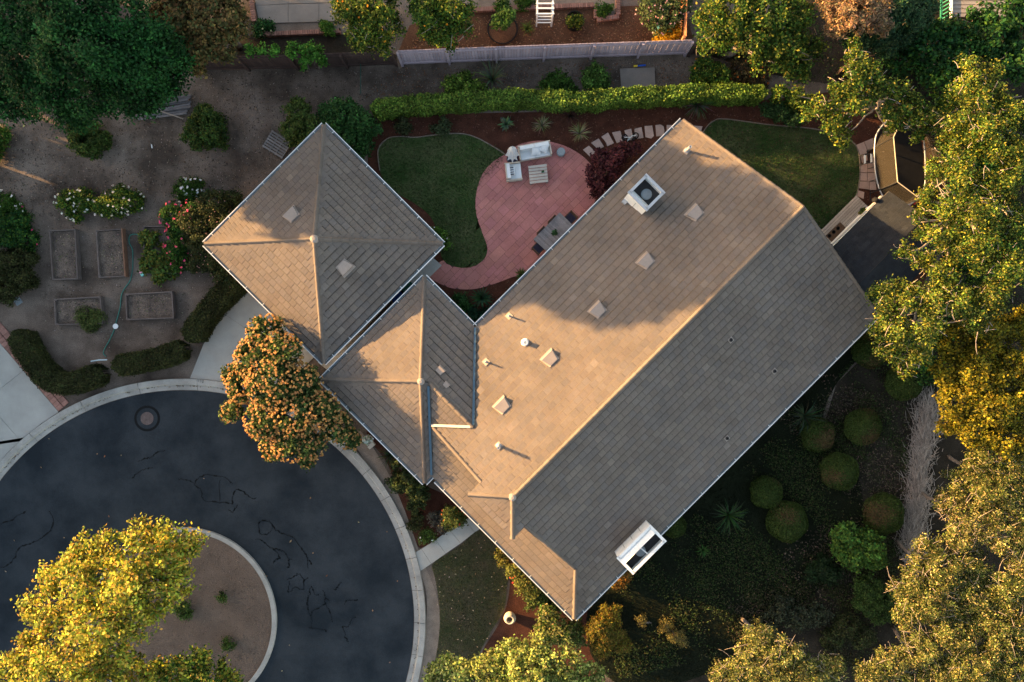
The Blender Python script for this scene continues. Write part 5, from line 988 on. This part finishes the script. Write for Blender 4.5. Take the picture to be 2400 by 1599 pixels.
# long trimmed hedge and the low dark hedges
hedge('trimmed_hedge', 'long clipped green hedge between the lilac fence and the mulch', [(868, 252), (960, 240), (1060, 234), (1160, 226), (1260, 226), (1360, 232), (1460, 222), (1560, 218), (1660, 212), (1740, 214), (1800, 216)], 30, 1.15, HED, .10, 3.0, wob=.2)
hedge('low_hedge', 'dark low hedge beside the brick border, left of the gap', [(35, 775), (55, 820), (85, 865), (120, 895), (160, 900), (205, 885), (238, 872)], 46, .85, DKH, .09, 4, group='low dark hedges')
hedge('low_hedge', 'dark low hedge following the kerb, right of the gap', [(262, 858), (320, 850), (380, 836), (432, 815)], 44, .85, DKH, .09, 4, group='low dark hedges')
hedge('low_hedge', 'dark low hedge climbing beside the garage driveway', [(440, 800), (465, 755), (495, 715), (530, 680), (560, 655)], 46, .95, DKH, .09, 4, group='low dark hedges')
shrub('dark_bush', 'dark olive hedge block at the left edge', 'bush', [(20, 620, 42), (55, 650, 34), (15, 680, 36), (60, 610, 28)], DKH, .1, 4.5)
shrub('flowering_shrub', 'rounded green shrub dotted with pink flowers at the left edge', 'flowering shrub', [(15, 540, 45), (55, 560, 34), (40, 520, 34)], MG+DG, .11, 4.5, None, ([(.6, .06, .16)], 5, .09))
shrub('rose_bush', 'white rose bush at the left edge above the pink one', 'rose bush', [(10, 480, 34), (35, 495, 24)], MG, .1, 3.6, 'white rose bushes', ([(.72, .70, .66)], 34, .10))
shrub('rose_bush', 'white rose bush above the upright raised beds, left one', 'rose bush', [(160, 475, 30), (195, 470, 28), (180, 495, 26)], MG+YG[:1], .1, 3.2, 'white rose bushes', ([(.75, .72, .66)], 34, .10))
shrub('rose_bush', 'cream rose bush above the upright raised beds, right one', 'rose bush', [(245, 485, 30), (280, 465, 32), (310, 475, 28), (270, 492, 24)], MG+YG[:1], .1, 3.2, 'white rose bushes', ([(.70, .64, .54)], 30, .10))
shrub('rose_bush', 'white rose bush behind the bright pink flowers', 'rose bush', [(430, 445, 26), (455, 440, 26), (440, 465, 22), (485, 455, 12)], MG, .1, 3.2, 'white rose bushes', ([(.74, .74, .74)], 44, .11))
shrub('flowering_shrub', 'bright pink flowering shrub beside the garage corner', 'flowering shrub', [(405, 505, 32, .8), (425, 540, 34, .8), (415, 580, 30, .7), (430, 615, 26, .6), (455, 500, 34, .9)], MG+DG[:1], .1, 4, None, ([(.72, .07, .17), (.65, .10, .24), (.8, .14, .16)], 34, .10))
shrub('flowering_shrub', 'dark shrub with tiny faded flowers at the garage corner', 'flowering shrub', [(500, 480, 42, 1), (520, 530, 40, 1.1), (475, 560, 46, 1), (500, 600, 42, .9), (530, 640, 36, .8), (470, 610, 34, .8), (545, 470, 26, .8), (460, 520, 40, 1.1)], DKH+[(.03, .05, .018)], .1, 4.5, None, ([(.30, .17, .15)], 26, .05))
shrub('vegetable_plant', 'leafy green vegetables spilling from the raised bed', 'plant', [(350, 560, 24), (365, 595, 28), (350, 620, 24), (385, 625, 26), (375, 648, 20), (400, 640, 18)], [(.06, .12, .025), (.09, .14, .03), (.13, .13, .02)], .14, 3.4)
shrub('vegetable_plant', 'fluffy green plant in the corner of the lying raised bed', 'plant', [(205, 742, 26), (228, 748, 22), (212, 758, 20)], [(.07, .10, .025), (.09, .11, .035)], .1, 3.6, thin=.3)
shrub('round_bush', 'round dark green bush on the dirt beside the lumber pile', 'bush', [(483, 303, 52), (460, 315, 34), (505, 320, 34), (480, 275, 34)], [(.03, .065, .014), (.04, .08, .018), (.06, .085, .015)], .12, 5, 'round bushes on the dirt')
shrub('round_bush', 'round green bush under the edge of the huge dark tree', 'bush', [(208, 325, 46), (190, 310, 34), (228, 335, 30), (215, 352, 22)], [(.035, .07, .015), (.05, .09, .018), (.065, .09, .02)], .12, 5, 'round bushes on the dirt')
shrub('round_bush', 'small green bush cut by the left edge', 'bush', [(0, 320, 24), (-15, 350, 24)], MG, .12, 5, 'round bushes on the dirt')
shrub('large_shrub', 'dense olive shrub beside the top corner of the garage, left one', 'bush', [(700, 265, 36, 1.2), (715, 300, 40, 1.2), (690, 310, 34, 1)], [(.05, .085, .018), (.07, .10, .022)], .13, 4.5)
shrub('large_shrub', 'dense dark green shrub beside the top corner of the garage, right one', 'bush', [(800, 270, 46, 1.2), (840, 285, 40, 1.2), (780, 300, 36, 1.1), (825, 320, 40, 1), (850, 345, 26, .8), (770, 270, 30, 1), (870, 300, 26, .9)], [(.025, .075, .018), (.035, .09, .022)], .13, 4.5)
vine = shrub('climbing_vine', 'bright green vine spilling over the dark brown fence', 'vine', [(690, 118, 18, 1.8), (720, 120, 20, 1.8), (745, 125, 20, 1.7), (715, 140, 14, 1.5), (755, 140, 12, 1.4), (640, 118, 14, 1.7), (612, 115, 14, 1.7), (585, 120, 12, 1.7), (712, 155, 8, 1.2)], [(.05, .15, .02), (.07, .18, .025)], .14, 3.5)
shrub('small_bush', 'bright green clipped bush beside the neighbour patio', 'bush', [(762, 65, 16), (772, 72, 14)], [(.05, .12, .015)], .1, 5)
shrub('rose_bush', 'dark bush with pale yellow flowers left of the neighbour patio', 'rose bush', [(612, 70, 20), (625, 62, 18)], DG, .1, 4, None, ([(.6, .58, .32)], 16, .08))
shrub('small_tree', 'young green tree inside the black mulch ring', 'tree', [(1175, 45, 22, 1.3), (1190, 35, 18, 1.5), (1165, 60, 14, 1)], [(.05, .11, .02), (.07, .13, .025)], .13, 4)
shrub('potted_foliage', 'yellow green foliage in the round black pot', 'plant', [(1346, 52, 15, .55), (1355, 48, 12, .6)], YG, .1, 4)
rosette('lily_plant', 'strappy lily with pale blue flowers beside the trellis', 'plant', 1236, 72, 20, [(.12, .14, .03), (.08, .12, .03)], 28, .06, .35)
shrub('flowering_shrub', 'sparse shrub with pale pink bare stems near the orange fence', 'bush', [(1530, 20, 40, 1.3), (1570, 30, 40, 1.3), (1550, 55, 30, 1.1), (1590, 10, 36, 1.3)], [(.05, .08, .025), (.06, .08, .03)], .12, 2.2, None, ([(.55, .30, .30), (.5, .33, .28)], 40, .07))
shrub('yellow_shrub', 'glowing yellow shrub against the lilac fence', 'bush', [(1560, 80, 20, .8), (1580, 72, 20, .9), (1572, 90, 18, .6), (1548, 90, 14, .5)], [(.5, .28, .015), (.4, .25, .015)], .1, 4.5)
for x, y, r, lb, cl in ((1170, 10, 16, 'green tuft at the gravel left of the trellis', MG), (1225, 8, 18, 'wide green tuft at the gravel beside the trellis', MG), (1410, 22, 16, 'green tuft right of the short brick row', MG)): shrub('grass_tuft', lb, 'plant', [(x, y, r, .25), (x+14, y-3, r*.7, .2)], cl, .1, 3.5, 'green tufts along the gravel', stems=False)
# strip behind the hedge
rosette('spiky_shrub', 'pale grey green spiky shrub behind the hedge', 'plant', 1155, 190, 44, [(.13, .14, .07), (.10, .12, .06)], 60, .05, .8)
shrub('round_bush', 'bright round bush behind the hedge left of the concrete pad', 'bush', [(1395, 178, 30, .6), (1385, 190, 22, .5), (1408, 192, 22, .5)], [(.05, .11, .02), (.065, .13, .025)], .12, 4.5)
shrub('low_bush', 'olive bush pressed against the back of the hedge', 'bush', [(1310, 195, 30, .5), (1290, 205, 26, .5), (1330, 208, 22, .5)], MG, .12, 4)
shrub('low_bush', 'pale olive bush behind the left half of the hedge', 'bush', [(1090, 198, 30, .5), (1060, 205, 26, .5), (1120, 210, 22, .5)], HED, .12, 4)
shrub('low_bush', 'citrus bush behind the right half of the hedge', 'bush', [(1650, 165, 32, .7), (1680, 175, 30, .7), (1640, 185, 24, .5)], MG+YG[:1], .12, 4, None, ([(.6, .25, .03)], 5, .09))
shrub('rusty_groundcover', 'rusty orange flowering patch beside the citrus bush', 'plant', [(1740, 165, 36, .3), (1775, 185, 30, .3), (1720, 190, 26, .3), (1790, 150, 26, .3)], [(.06, .05, .02), (.10, .06, .025)], .1, 2.6, None, ([(.45, .12, .02)], 22, .08))
# mulch bed plants around the patio and lawn
rosette('agave', 'blue green agave in the mulch left of the patio tip', 'agave', 1186, 294, 20, [(.09, .16, .10), (.12, .18, .09)], 26, .12, .35, 'rosette plants in the mulch')
rosette('fountain_grass', 'pale tufted grass at the left above the sofa', 'ornamental grass', 1270, 297, 25, [(.26, .25, .12), (.12, .15, .05), (.33, .29, .17)], 90, .03, .4, 'fountain grasses by the patio'); rosette('fountain_grass', 'pale tufted grass between the sofa stool and stepping stones', 'ornamental grass', 1358, 315, 28, [(.3, .27, .13), (.13, .15, .05), (.36, .3, .18)], 90, .03, .4, 'fountain grasses by the patio')
rosette('dark_grass', 'dark red tufted grass between the two pale grasses', 'ornamental grass', 1335, 272, 30, [(.04, .022, .018), (.10, .05, .035)], 80, .03, .4)
rosette('flax_plant', 'green strappy plant with pink tips above the roof corner', 'plant', 1632, 248, 42, [(.05, .10, .04), (.07, .12, .05), (.16, .10, .09)], 80, .06, .5)
rosette('agave', 'broad grey green agave between the loose tree and lawn', 'agave', 1945, 270, 26, [(.12, .17, .08), (.09, .14, .08)], 16, .18, .35, 'rosette plants in the mulch'); rosette('agave', 'shaded large agave right of the loose tree', 'agave', 2190, 258, 30, [(.035, .07, .035)], 16, .2, .4, 'rosette plants in the mulch')
rosette('tree_fern', 'dark green fern in the mulch corner between wing and house', 'fern', 1130, 700, 28, [(.025, .075, .035), (.04, .09, .04)], 22, .12, .5); rosette('agave', 'yellow green rosette half under the eave below the dining table', 'agave', 1222, 645, 19, [(.08, .13, .03), (.11, .15, .04)], 24, .07, .35, 'rosette plants in the mulch')
shrub('low_bush', 'small green bush left of the dark fern', 'bush', [(1078, 706, 18), (1090, 715, 14)], [(.03, .09, .025)], .1, 4); shrub('low_bush', 'dark broadleaf bush in the corner where the eaves meet', 'bush', [(1125, 745, 18), (1110, 735, 16), (1140, 735, 14)], [(.02, .06, .03)], .14, 4)
shrub('low_bush', 'green bush poking out at the right corner of the garage', 'bush', [(1036, 555, 14, .5), (1046, 575, 12, .4), (1028, 540, 12, .4)], [(.07, .14, .02)], .11, 4, None, ([(.7, .7, .66)], 6, .07))
shrub('japanese_maple', 'dark red maple beside the eave and the patio', 'tree', [(1410, 375, 26, 1.2), (1395, 410, 24, 1.2), (1440, 370, 26, 1.4), (1425, 400, 30, 1.4), (1392, 445, 22, 1), (1410, 440, 22, 1.2), (1465, 355, 20, 1.2), (1490, 345, 10, .8)], [(.065, .018, .022), (.09, .025, .025), (.045, .014, .018)], .14, 4.2)
rosette('succulent', 'pale blue succulents left of the red maple', 'succulent', 1418, 366, 13, [(.30, .36, .30), (.25, .32, .28)], 14, .1, .15)
shrub('low_bush', 'small dull green bush above the lawn left of the agave', 'bush', [(1030, 292, 22, .3), (1040, 300, 16, .3)], [(.05, .07, .03)], .1, 3); shrub('low_bush', 'faint olive bush above the left lawn corner', 'bush', [(945, 300, 22, .3)], [(.045, .055, .022)], .1, 3)
shrub('low_bush', 'green bush in shade between hedge and right lawn', 'bush', [(1830, 262, 26, .5), (1860, 275, 26, .5), (1800, 258, 18, .4)], [(.03, .07, .025), (.04, .085, .025)], .12, 4)
shrub('low_bush', 'leafy bush along the right end of the clipped hedge', 'bush', [(1830, 222, 26, .9), (1860, 235, 24, .8), (1890, 240, 20, .8)], YG[:2]+MG, .12, 3.6)
# topiary balls and the shady side garden
BR = [(.055, .09, .018), (.075, .10, .022), (.04, .065, .014), (.03, .05, .012)]; BR2 = [(.10, .06, .03), (.07, .075, .022), (.12, .075, .035)]
def topiary(px, py, rp, label, mix, h=.9):
    r = rp/GPX*.96; zc = r*.55; x, y, _ = W(px, py, zc); t = thing('topiary_ball', label, 'topiary', (x, y, 0), 'clipped topiary balls')
    n = int(5*2*math.pi*r*r/(.5*.085*.085*.6)); d = unit(n); d[:, 2] = np.abs(d[:, 2])*1.0-.15; C = np.array([x, y, zc])+d*np.array([1, 1, .85])*r*(.90+.07*RNG.random((n, 1))+.05*np.sin(d[:, :1]*4+px)*np.sin(d[:, 1:2]*5+py)+.05*np.sin(d[:, 2:3]*9+px*2)); C[:, 2] = np.maximum(C[:, 2], .03)
    br = (np.sin(C[:, 0]*3+1)+np.sin(C[:, 1]*3.7)+RNG.normal(0, .7, n)+d[:, 2]*.8) > (2.1-mix); c = np.where(br[:, None], jit(BR2, n, .2), jit(BR, n, .2)); Nm = d+unit(n)*.8; Nm /= np.linalg.norm(Nm, axis=1, keepdims=True)
    V, c = kite(C, Nm, .085*(.6+.8*RNG.random(n)), .05, c); leafobj('foliage', V, c, t); g = Geo(); limb_geo(g, (x, y, 0), (x, y, zc), .05, .03); g.obj('trunk', M['bark'], t)
for a in ((2020, 1000, 46, 'green brown topiary ball right of the fern, nearest the dead branches', .9), (1918, 1020, 42, 'brown topped topiary ball partly covering the fern', 1.0), (1966, 1105, 48, 'wide olive topiary ball, middle of the dark lawn', .2), (1796, 1155, 41, 'olive topiary ball closest to the roof eave', .4), (1845, 1222, 50, 'flattened olive topiary ball below the one closest to the eave', .1), (2072, 1205, 50, 'brown green topiary ball against the dead branches', 1.0), (2117, 896, 46, 'green topiary ball under the overhanging tree, lower one', .3), (2040, 820, 44, 'topiary ball half hidden under the tree at the roof corner', .5), (1580, 1232, 30, 'small topiary ball half hidden by the roof and the long cooler', .2)): topiary(*a)
shrub('green_shrub', 'bright green shrub below the lowest topiary ball', 'bush', [(1985, 1255, 38, 1.2), (2035, 1280, 40, 1.2), (2000, 1300, 40, 1.1), (2050, 1310, 30, 1), (1975, 1285, 26, .9)], [(.045, .11, .02), (.06, .13, .022), (.09, .14, .02)], .14, 4.2)
shrub('round_bush', 'dark rounded bush below the bright green shrub', 'bush', [(2035, 1380, 36, .8), (2060, 1400, 36, .8), (2030, 1415, 30, .7), (2065, 1440, 28, .6)], [(.035, .07, .016), (.045, .08, .02)], .09, 5)
shrub('dark_bush', 'nearly black bush left of the dark rounded bush', 'bush', [(1925, 1330, 30, .4), (1945, 1345, 26, .4), (1900, 1345, 22, .4)], [(.018, .035, .012)], .11, 4); shrub('dark_bush', 'faint grey green weeds at the lower edge of the dark lawn', 'bush', [(1830, 1430, 34, .4), (1870, 1450, 34, .4), (1920, 1440, 30, .4), (1800, 1460, 26, .4)], [(.05, .06, .035), (.04, .045, .025)], .1, 2.2)
rosette('fern_bush', 'feathery grey green fern beside the brown topped topiary', 'fern', 1882, 975, 44, [(.05, .075, .035), (.06, .085, .045)], 80, .05, .6, 'ferns on the dark lawn'); rosette('fern_bush', 'feathery green fern between two topiary balls and the roof', 'fern', 1705, 1205, 48, [(.05, .09, .03), (.04, .075, .025)], 80, .05, .6, 'ferns on the dark lawn'); rosette('fern_bush', 'small green fern on the dark lawn near the long cooler', 'fern', 1645, 1288, 20, [(.06, .12, .03)], 22, .06, .3, 'ferns on the dark lawn')
def twig_pile():
    b = W(2165, 1090); t = thing('brush_pile', 'strip of pale dead branches left of the golden tree', 'brush pile', b); g = Geo()
    cl = spline([(2175, 945), (2172, 1000), (2160, 1060), (2152, 1120), (2150, 1180), (2140, 1240), (2130, 1300)], 8, False)
    for i in range(3000):
        c = random.choice(cl); x, y = c[0]+random.gauss(0, 15), c[1]+random.gauss(0, 16); z = .03+.22*random.random()*max(.1, 1-abs(x-c[0])/45); p = W(x, y, z); a = random.gauss(1.5, .6); l = random.uniform(.15, .6); k = random.uniform(.5, 1.25)
        g.tube([p, (p[0]+math.cos(a)*l, p[1]+math.sin(a)*l, max(.03, z+random.uniform(-.1, .1)))], [.013, .006], 3, col=(k*.42, k*.35, k*.30))
    sheet('straw_strip', [(2165, 945), (2180, 955), (2184, 1040), (2168, 1140), (2155, 1250), (2140, 1300), (2125, 1290), (2135, 1200), (2150, 1080)], .014, 'dirt_tan', 3)
    tag(g.obj('twigs', M['attr'], t, attr=True), kind='stuff')
twig_pile()
def cover(name, poly, n, cols, patch, hmax=.25):
    P = np.array([W2(*p) for p in poly]); lo, hi = P.min(0), P.max(0); Q = lo+RNG.random((n*5, 2))*(hi-lo); Q = Q[inside(Q, [tuple(p) for p in P])]
    f = np.sin(Q[:, 0]*patch+2*np.sin(Q[:, 1]*.7))+np.cos(Q[:, 1]*patch*1.3+np.sin(Q[:, 0]))+np.sin(Q[:, 0]*3.1+Q[:, 1]*2.3)*.6; Q = Q[f+RNG.normal(0, .7, len(Q)) > .35][:n]; m = len(Q)
    Nm = np.array([0, 0, 1.])+unit(m)*.8; Nm /= np.linalg.norm(Nm, axis=1, keepdims=True)
    V, c = kite(np.c_[Q, .03+hmax*RNG.random(m)**2], Nm, .09*(.6+.8*RNG.random(m)), .05, jit(cols, m, .4)); leafobj(name, V, c, kind='stuff')
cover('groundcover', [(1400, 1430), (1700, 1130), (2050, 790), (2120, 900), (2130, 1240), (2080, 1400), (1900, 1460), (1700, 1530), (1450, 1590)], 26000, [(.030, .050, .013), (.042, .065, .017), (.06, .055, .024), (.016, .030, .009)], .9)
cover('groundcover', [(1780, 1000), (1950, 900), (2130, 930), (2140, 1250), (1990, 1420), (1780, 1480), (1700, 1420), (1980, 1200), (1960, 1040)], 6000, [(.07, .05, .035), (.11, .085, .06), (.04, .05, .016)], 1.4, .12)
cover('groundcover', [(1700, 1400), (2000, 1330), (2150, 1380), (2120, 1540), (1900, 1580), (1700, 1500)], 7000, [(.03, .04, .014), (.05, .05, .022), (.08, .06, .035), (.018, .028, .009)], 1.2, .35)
shrub('dark_bush', 'shadowed low bush between the dark rounded bush and the tan scrub', 'bush', [(1985, 1470, 34, .5), (2020, 1490, 34, .5), (1950, 1500, 30, .5)], [(.03, .045, .014), (.05, .055, .022)], .1, 3)
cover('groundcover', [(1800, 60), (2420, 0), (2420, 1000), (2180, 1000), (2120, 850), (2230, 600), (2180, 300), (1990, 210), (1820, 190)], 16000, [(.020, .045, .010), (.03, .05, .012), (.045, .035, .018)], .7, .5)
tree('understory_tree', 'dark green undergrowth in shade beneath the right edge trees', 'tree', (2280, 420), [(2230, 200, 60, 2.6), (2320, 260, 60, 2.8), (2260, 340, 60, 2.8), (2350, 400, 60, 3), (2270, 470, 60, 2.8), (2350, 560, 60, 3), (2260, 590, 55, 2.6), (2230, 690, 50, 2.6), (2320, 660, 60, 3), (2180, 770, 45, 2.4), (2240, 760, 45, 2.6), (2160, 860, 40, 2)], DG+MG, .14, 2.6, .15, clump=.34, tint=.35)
# front garden
shrub('dark_bush', 'dark glossy bush below the wing corner by the kerb', 'bush', [(945, 1095, 32, .8), (965, 1125, 34, .9), (935, 1130, 28, .7), (980, 1155, 26, .7), (975, 1185, 20, .5)], [(.028, .045, .014), (.04, .055, .018)], .12, 4.5)
rosette('strappy_plant', 'grey green strappy plant along the wing eave', 'plant', 915, 1065, 30, [(.06, .08, .05), (.045, .065, .04)], 70, .05, .45)
shrub('flowering_shrub', 'red flowering rose shrub beside the front walk', 'rose bush', [(1062, 1200, 26, .6), (1075, 1215, 22, .6), (1055, 1222, 20, .5)], [(.05, .08, .02), (.08, .09, .025)], .1, 3.8, 'red rose shrubs at the front', ([(.55, .05, .03), (.6, .2, .05)], 22, .08)); shrub('grey_bush', 'grey leaved bush left of the red rose by the walk', 'bush', [(1030, 1222, 20, .35), (1040, 1235, 16, .3), (1020, 1210, 14, .3)], [(.09, .085, .065)], .1, 3.5)
shrub('rose_bush', 'tiny white rose at the kerb end of the front walk', 'rose bush', [(998, 1256, 15, .3), (1008, 1262, 11, .25)], [(.06, .10, .02)], .08, 4, 'white rose bushes', ([(.74, .74, .72)], 40, .08)); shrub('low_bush', 'small olive weed bush between the kerb and the grey bush', 'bush', [(972, 1230, 16, .3), (980, 1210, 12, .25)], DKH, .09, 4)
shrub('flowering_shrub', 'red flowering rose shrub under the front eave beside the lawn', 'rose bush', [(1205, 1340, 20, .8), (1225, 1365, 26, .9), (1245, 1380, 22, .8)], [(.12, .14, .03), (.16, .16, .04)], .1, 3.6, 'red rose shrubs at the front', ([(.55, .06, .04)], 16, .08)); shrub('low_bush', 'golden green bush at the eave above the red rose', 'bush', [(1175, 1300, 14, .6), (1188, 1318, 16, .6)], [(.12, .10, .02), (.08, .09, .02)], .1, 3.6)
shrub('low_bush', 'dark leafy bush under the eave near the house corner', 'bush', [(1262, 1400, 24, .5), (1280, 1420, 22, .5), (1240, 1410, 20, .4), (1300, 1425, 14, .5)], [(.05, .08, .02), (.07, .09, .025)], .1, 3.8)
tree('scrub_bush', 'olive upright shrub right of the clay urn', 'bush', (1290, 1490), [(1285, 1445, 30, 1.4), (1310, 1480, 34, 1.5), (1275, 1490, 30, 1.3), (1345, 1470, 26, 1.2), (1355, 1495, 24, 1.1)], OLV+MG[:1], .12, 3.2, .05, None, 'bark', .2); tree('scrub_bush', 'golden evergreen bush below the house corner', 'bush', (1420, 1480), [(1430, 1440, 26, 1.2), (1405, 1475, 36, 1.5), (1440, 1480, 32, 1.3), (1410, 1515, 30, 1.2), (1455, 1510, 24, 1)], [(.14, .125, .015), (.09, .09, .015), (.17, .10, .02)], .11, 4.2, .05, None, 'bark', .18, thin=.35)
shrub('low_bush', 'yellow grassy weeds lit at the edge of the dark lawn', 'plant', [(1560, 1465, 20, .25), (1585, 1490, 18, .25), (1500, 1455, 16, .25), (1600, 1500, 14, .2)], [(.16, .13, .04), (.10, .09, .03)], .1, 1.6, thin=.25); shrub('low_bush', 'orange leaved bush under the eave left of the long cooler', 'bush', [(1448, 1360, 20, .4), (1465, 1350, 16, .4)], [(.22, .10, .02), (.14, .09, .02)], .1, 3.5)
for x, y, r, lb in ((522, 1400, 11, 'smallest green weed on the road island, upper one'), (535, 1508, 15, 'round green weed on the road island, lower one'), (432, 1428, 22, 'leafy weed beside the yellow tree on the island')): shrub('island_weed', lb, 'plant', [(x, y, r, .3)], [(.05, .10, .02), (.07, .10, .02)], .09, 4, 'weeds on the road island')
# ------------------------------------------------------------------ what stands west of the frame and shades the yards
def far_tree(x, y, h, r, label): tree('broadleaf_tree', label, 'tree', (x, y, 0), [(x+dx*r, y+dy*r, h-r*dz, r*k) for dx, dy, dz, k in ((0, 0, .7, .8), (.5, .3, 1.1, .7), (-.5, .2, 1.1, .7), (.1, -.6, 1.2, .7), (-.1, .6, 1.2, .7), (0, 0, 1.7, .9))], DG, .35, 3.2, .3, 'trees west of the yards', world=True, clump=.6)
nh = thing('neighbour_house', 'tiled house west of the yards', 'house', (-33, -6, 0)); g = Geo(); g.prism([(-37, -20), (-29, -20), (-29, 10), (-37, 10)], 0, 3.2); g.obj('wall', M['stucco'], nh)
g = Geo(); g.add([(-37.6, -20.5, 3.1), (-28.4, -20.5, 3.1), (-28.4, 10.5, 3.1), (-37.6, 10.5, 3.1), (-33, -20.5, 6.2), (-33, 10.5, 6.2)], [(0, 4, 5, 3), (1, 2, 5, 4), (0, 1, 4), (2, 3, 5), (3, 2, 1, 0)]); g.obj('roof', M['shingle'], nh, attr=True)
WT = DG
tree('broadleaf_tree', 'tall dark tree west of the big corner tree', 'tree', (-33, 18, 0), [(-33, 16.3, 10.6, 2.4), (-33, 16.3, 8, 3.2), (-33, 19, 9.5, 3.4), (-34, 17.6, 11.6, 2.3), (-33.5, 18.9, 12.6, 2.2), (-33, 20.2, 12.4, 2.3), (-34.5, 19.5, 12.6, 2.4), (-33, 20.5, 10, 2.8), (-34.5, 20.5, 8, 3), (-32, 16.4, 5, 3.6), (-33, 20.5, 5.5, 4), (-31.5, 14.2, 2.8, 3), (-31.5, 18, 2.6, 3.2), (-33, 22.5, 5, 3), (-34, 17, 8, 3.5), (-35, 19, 10, 3.2), (-34.5, 16.8, 10.4, 2.4)], DG, .6, 7.5, .3, 'trees west of the yards', world=True, clump=.6)
tree('broadleaf_tree', 'broad dark tree northwest of the big corner tree', 'tree', (-33, 28, 0), [(-33, 27, 5.5, 3), (-33, 30, 6, 3), (-33, 28, 3, 3), (-33, 32, 5, 3)], DG, .35, 3.4, .3, 'trees west of the yards', world=True, clump=.6)
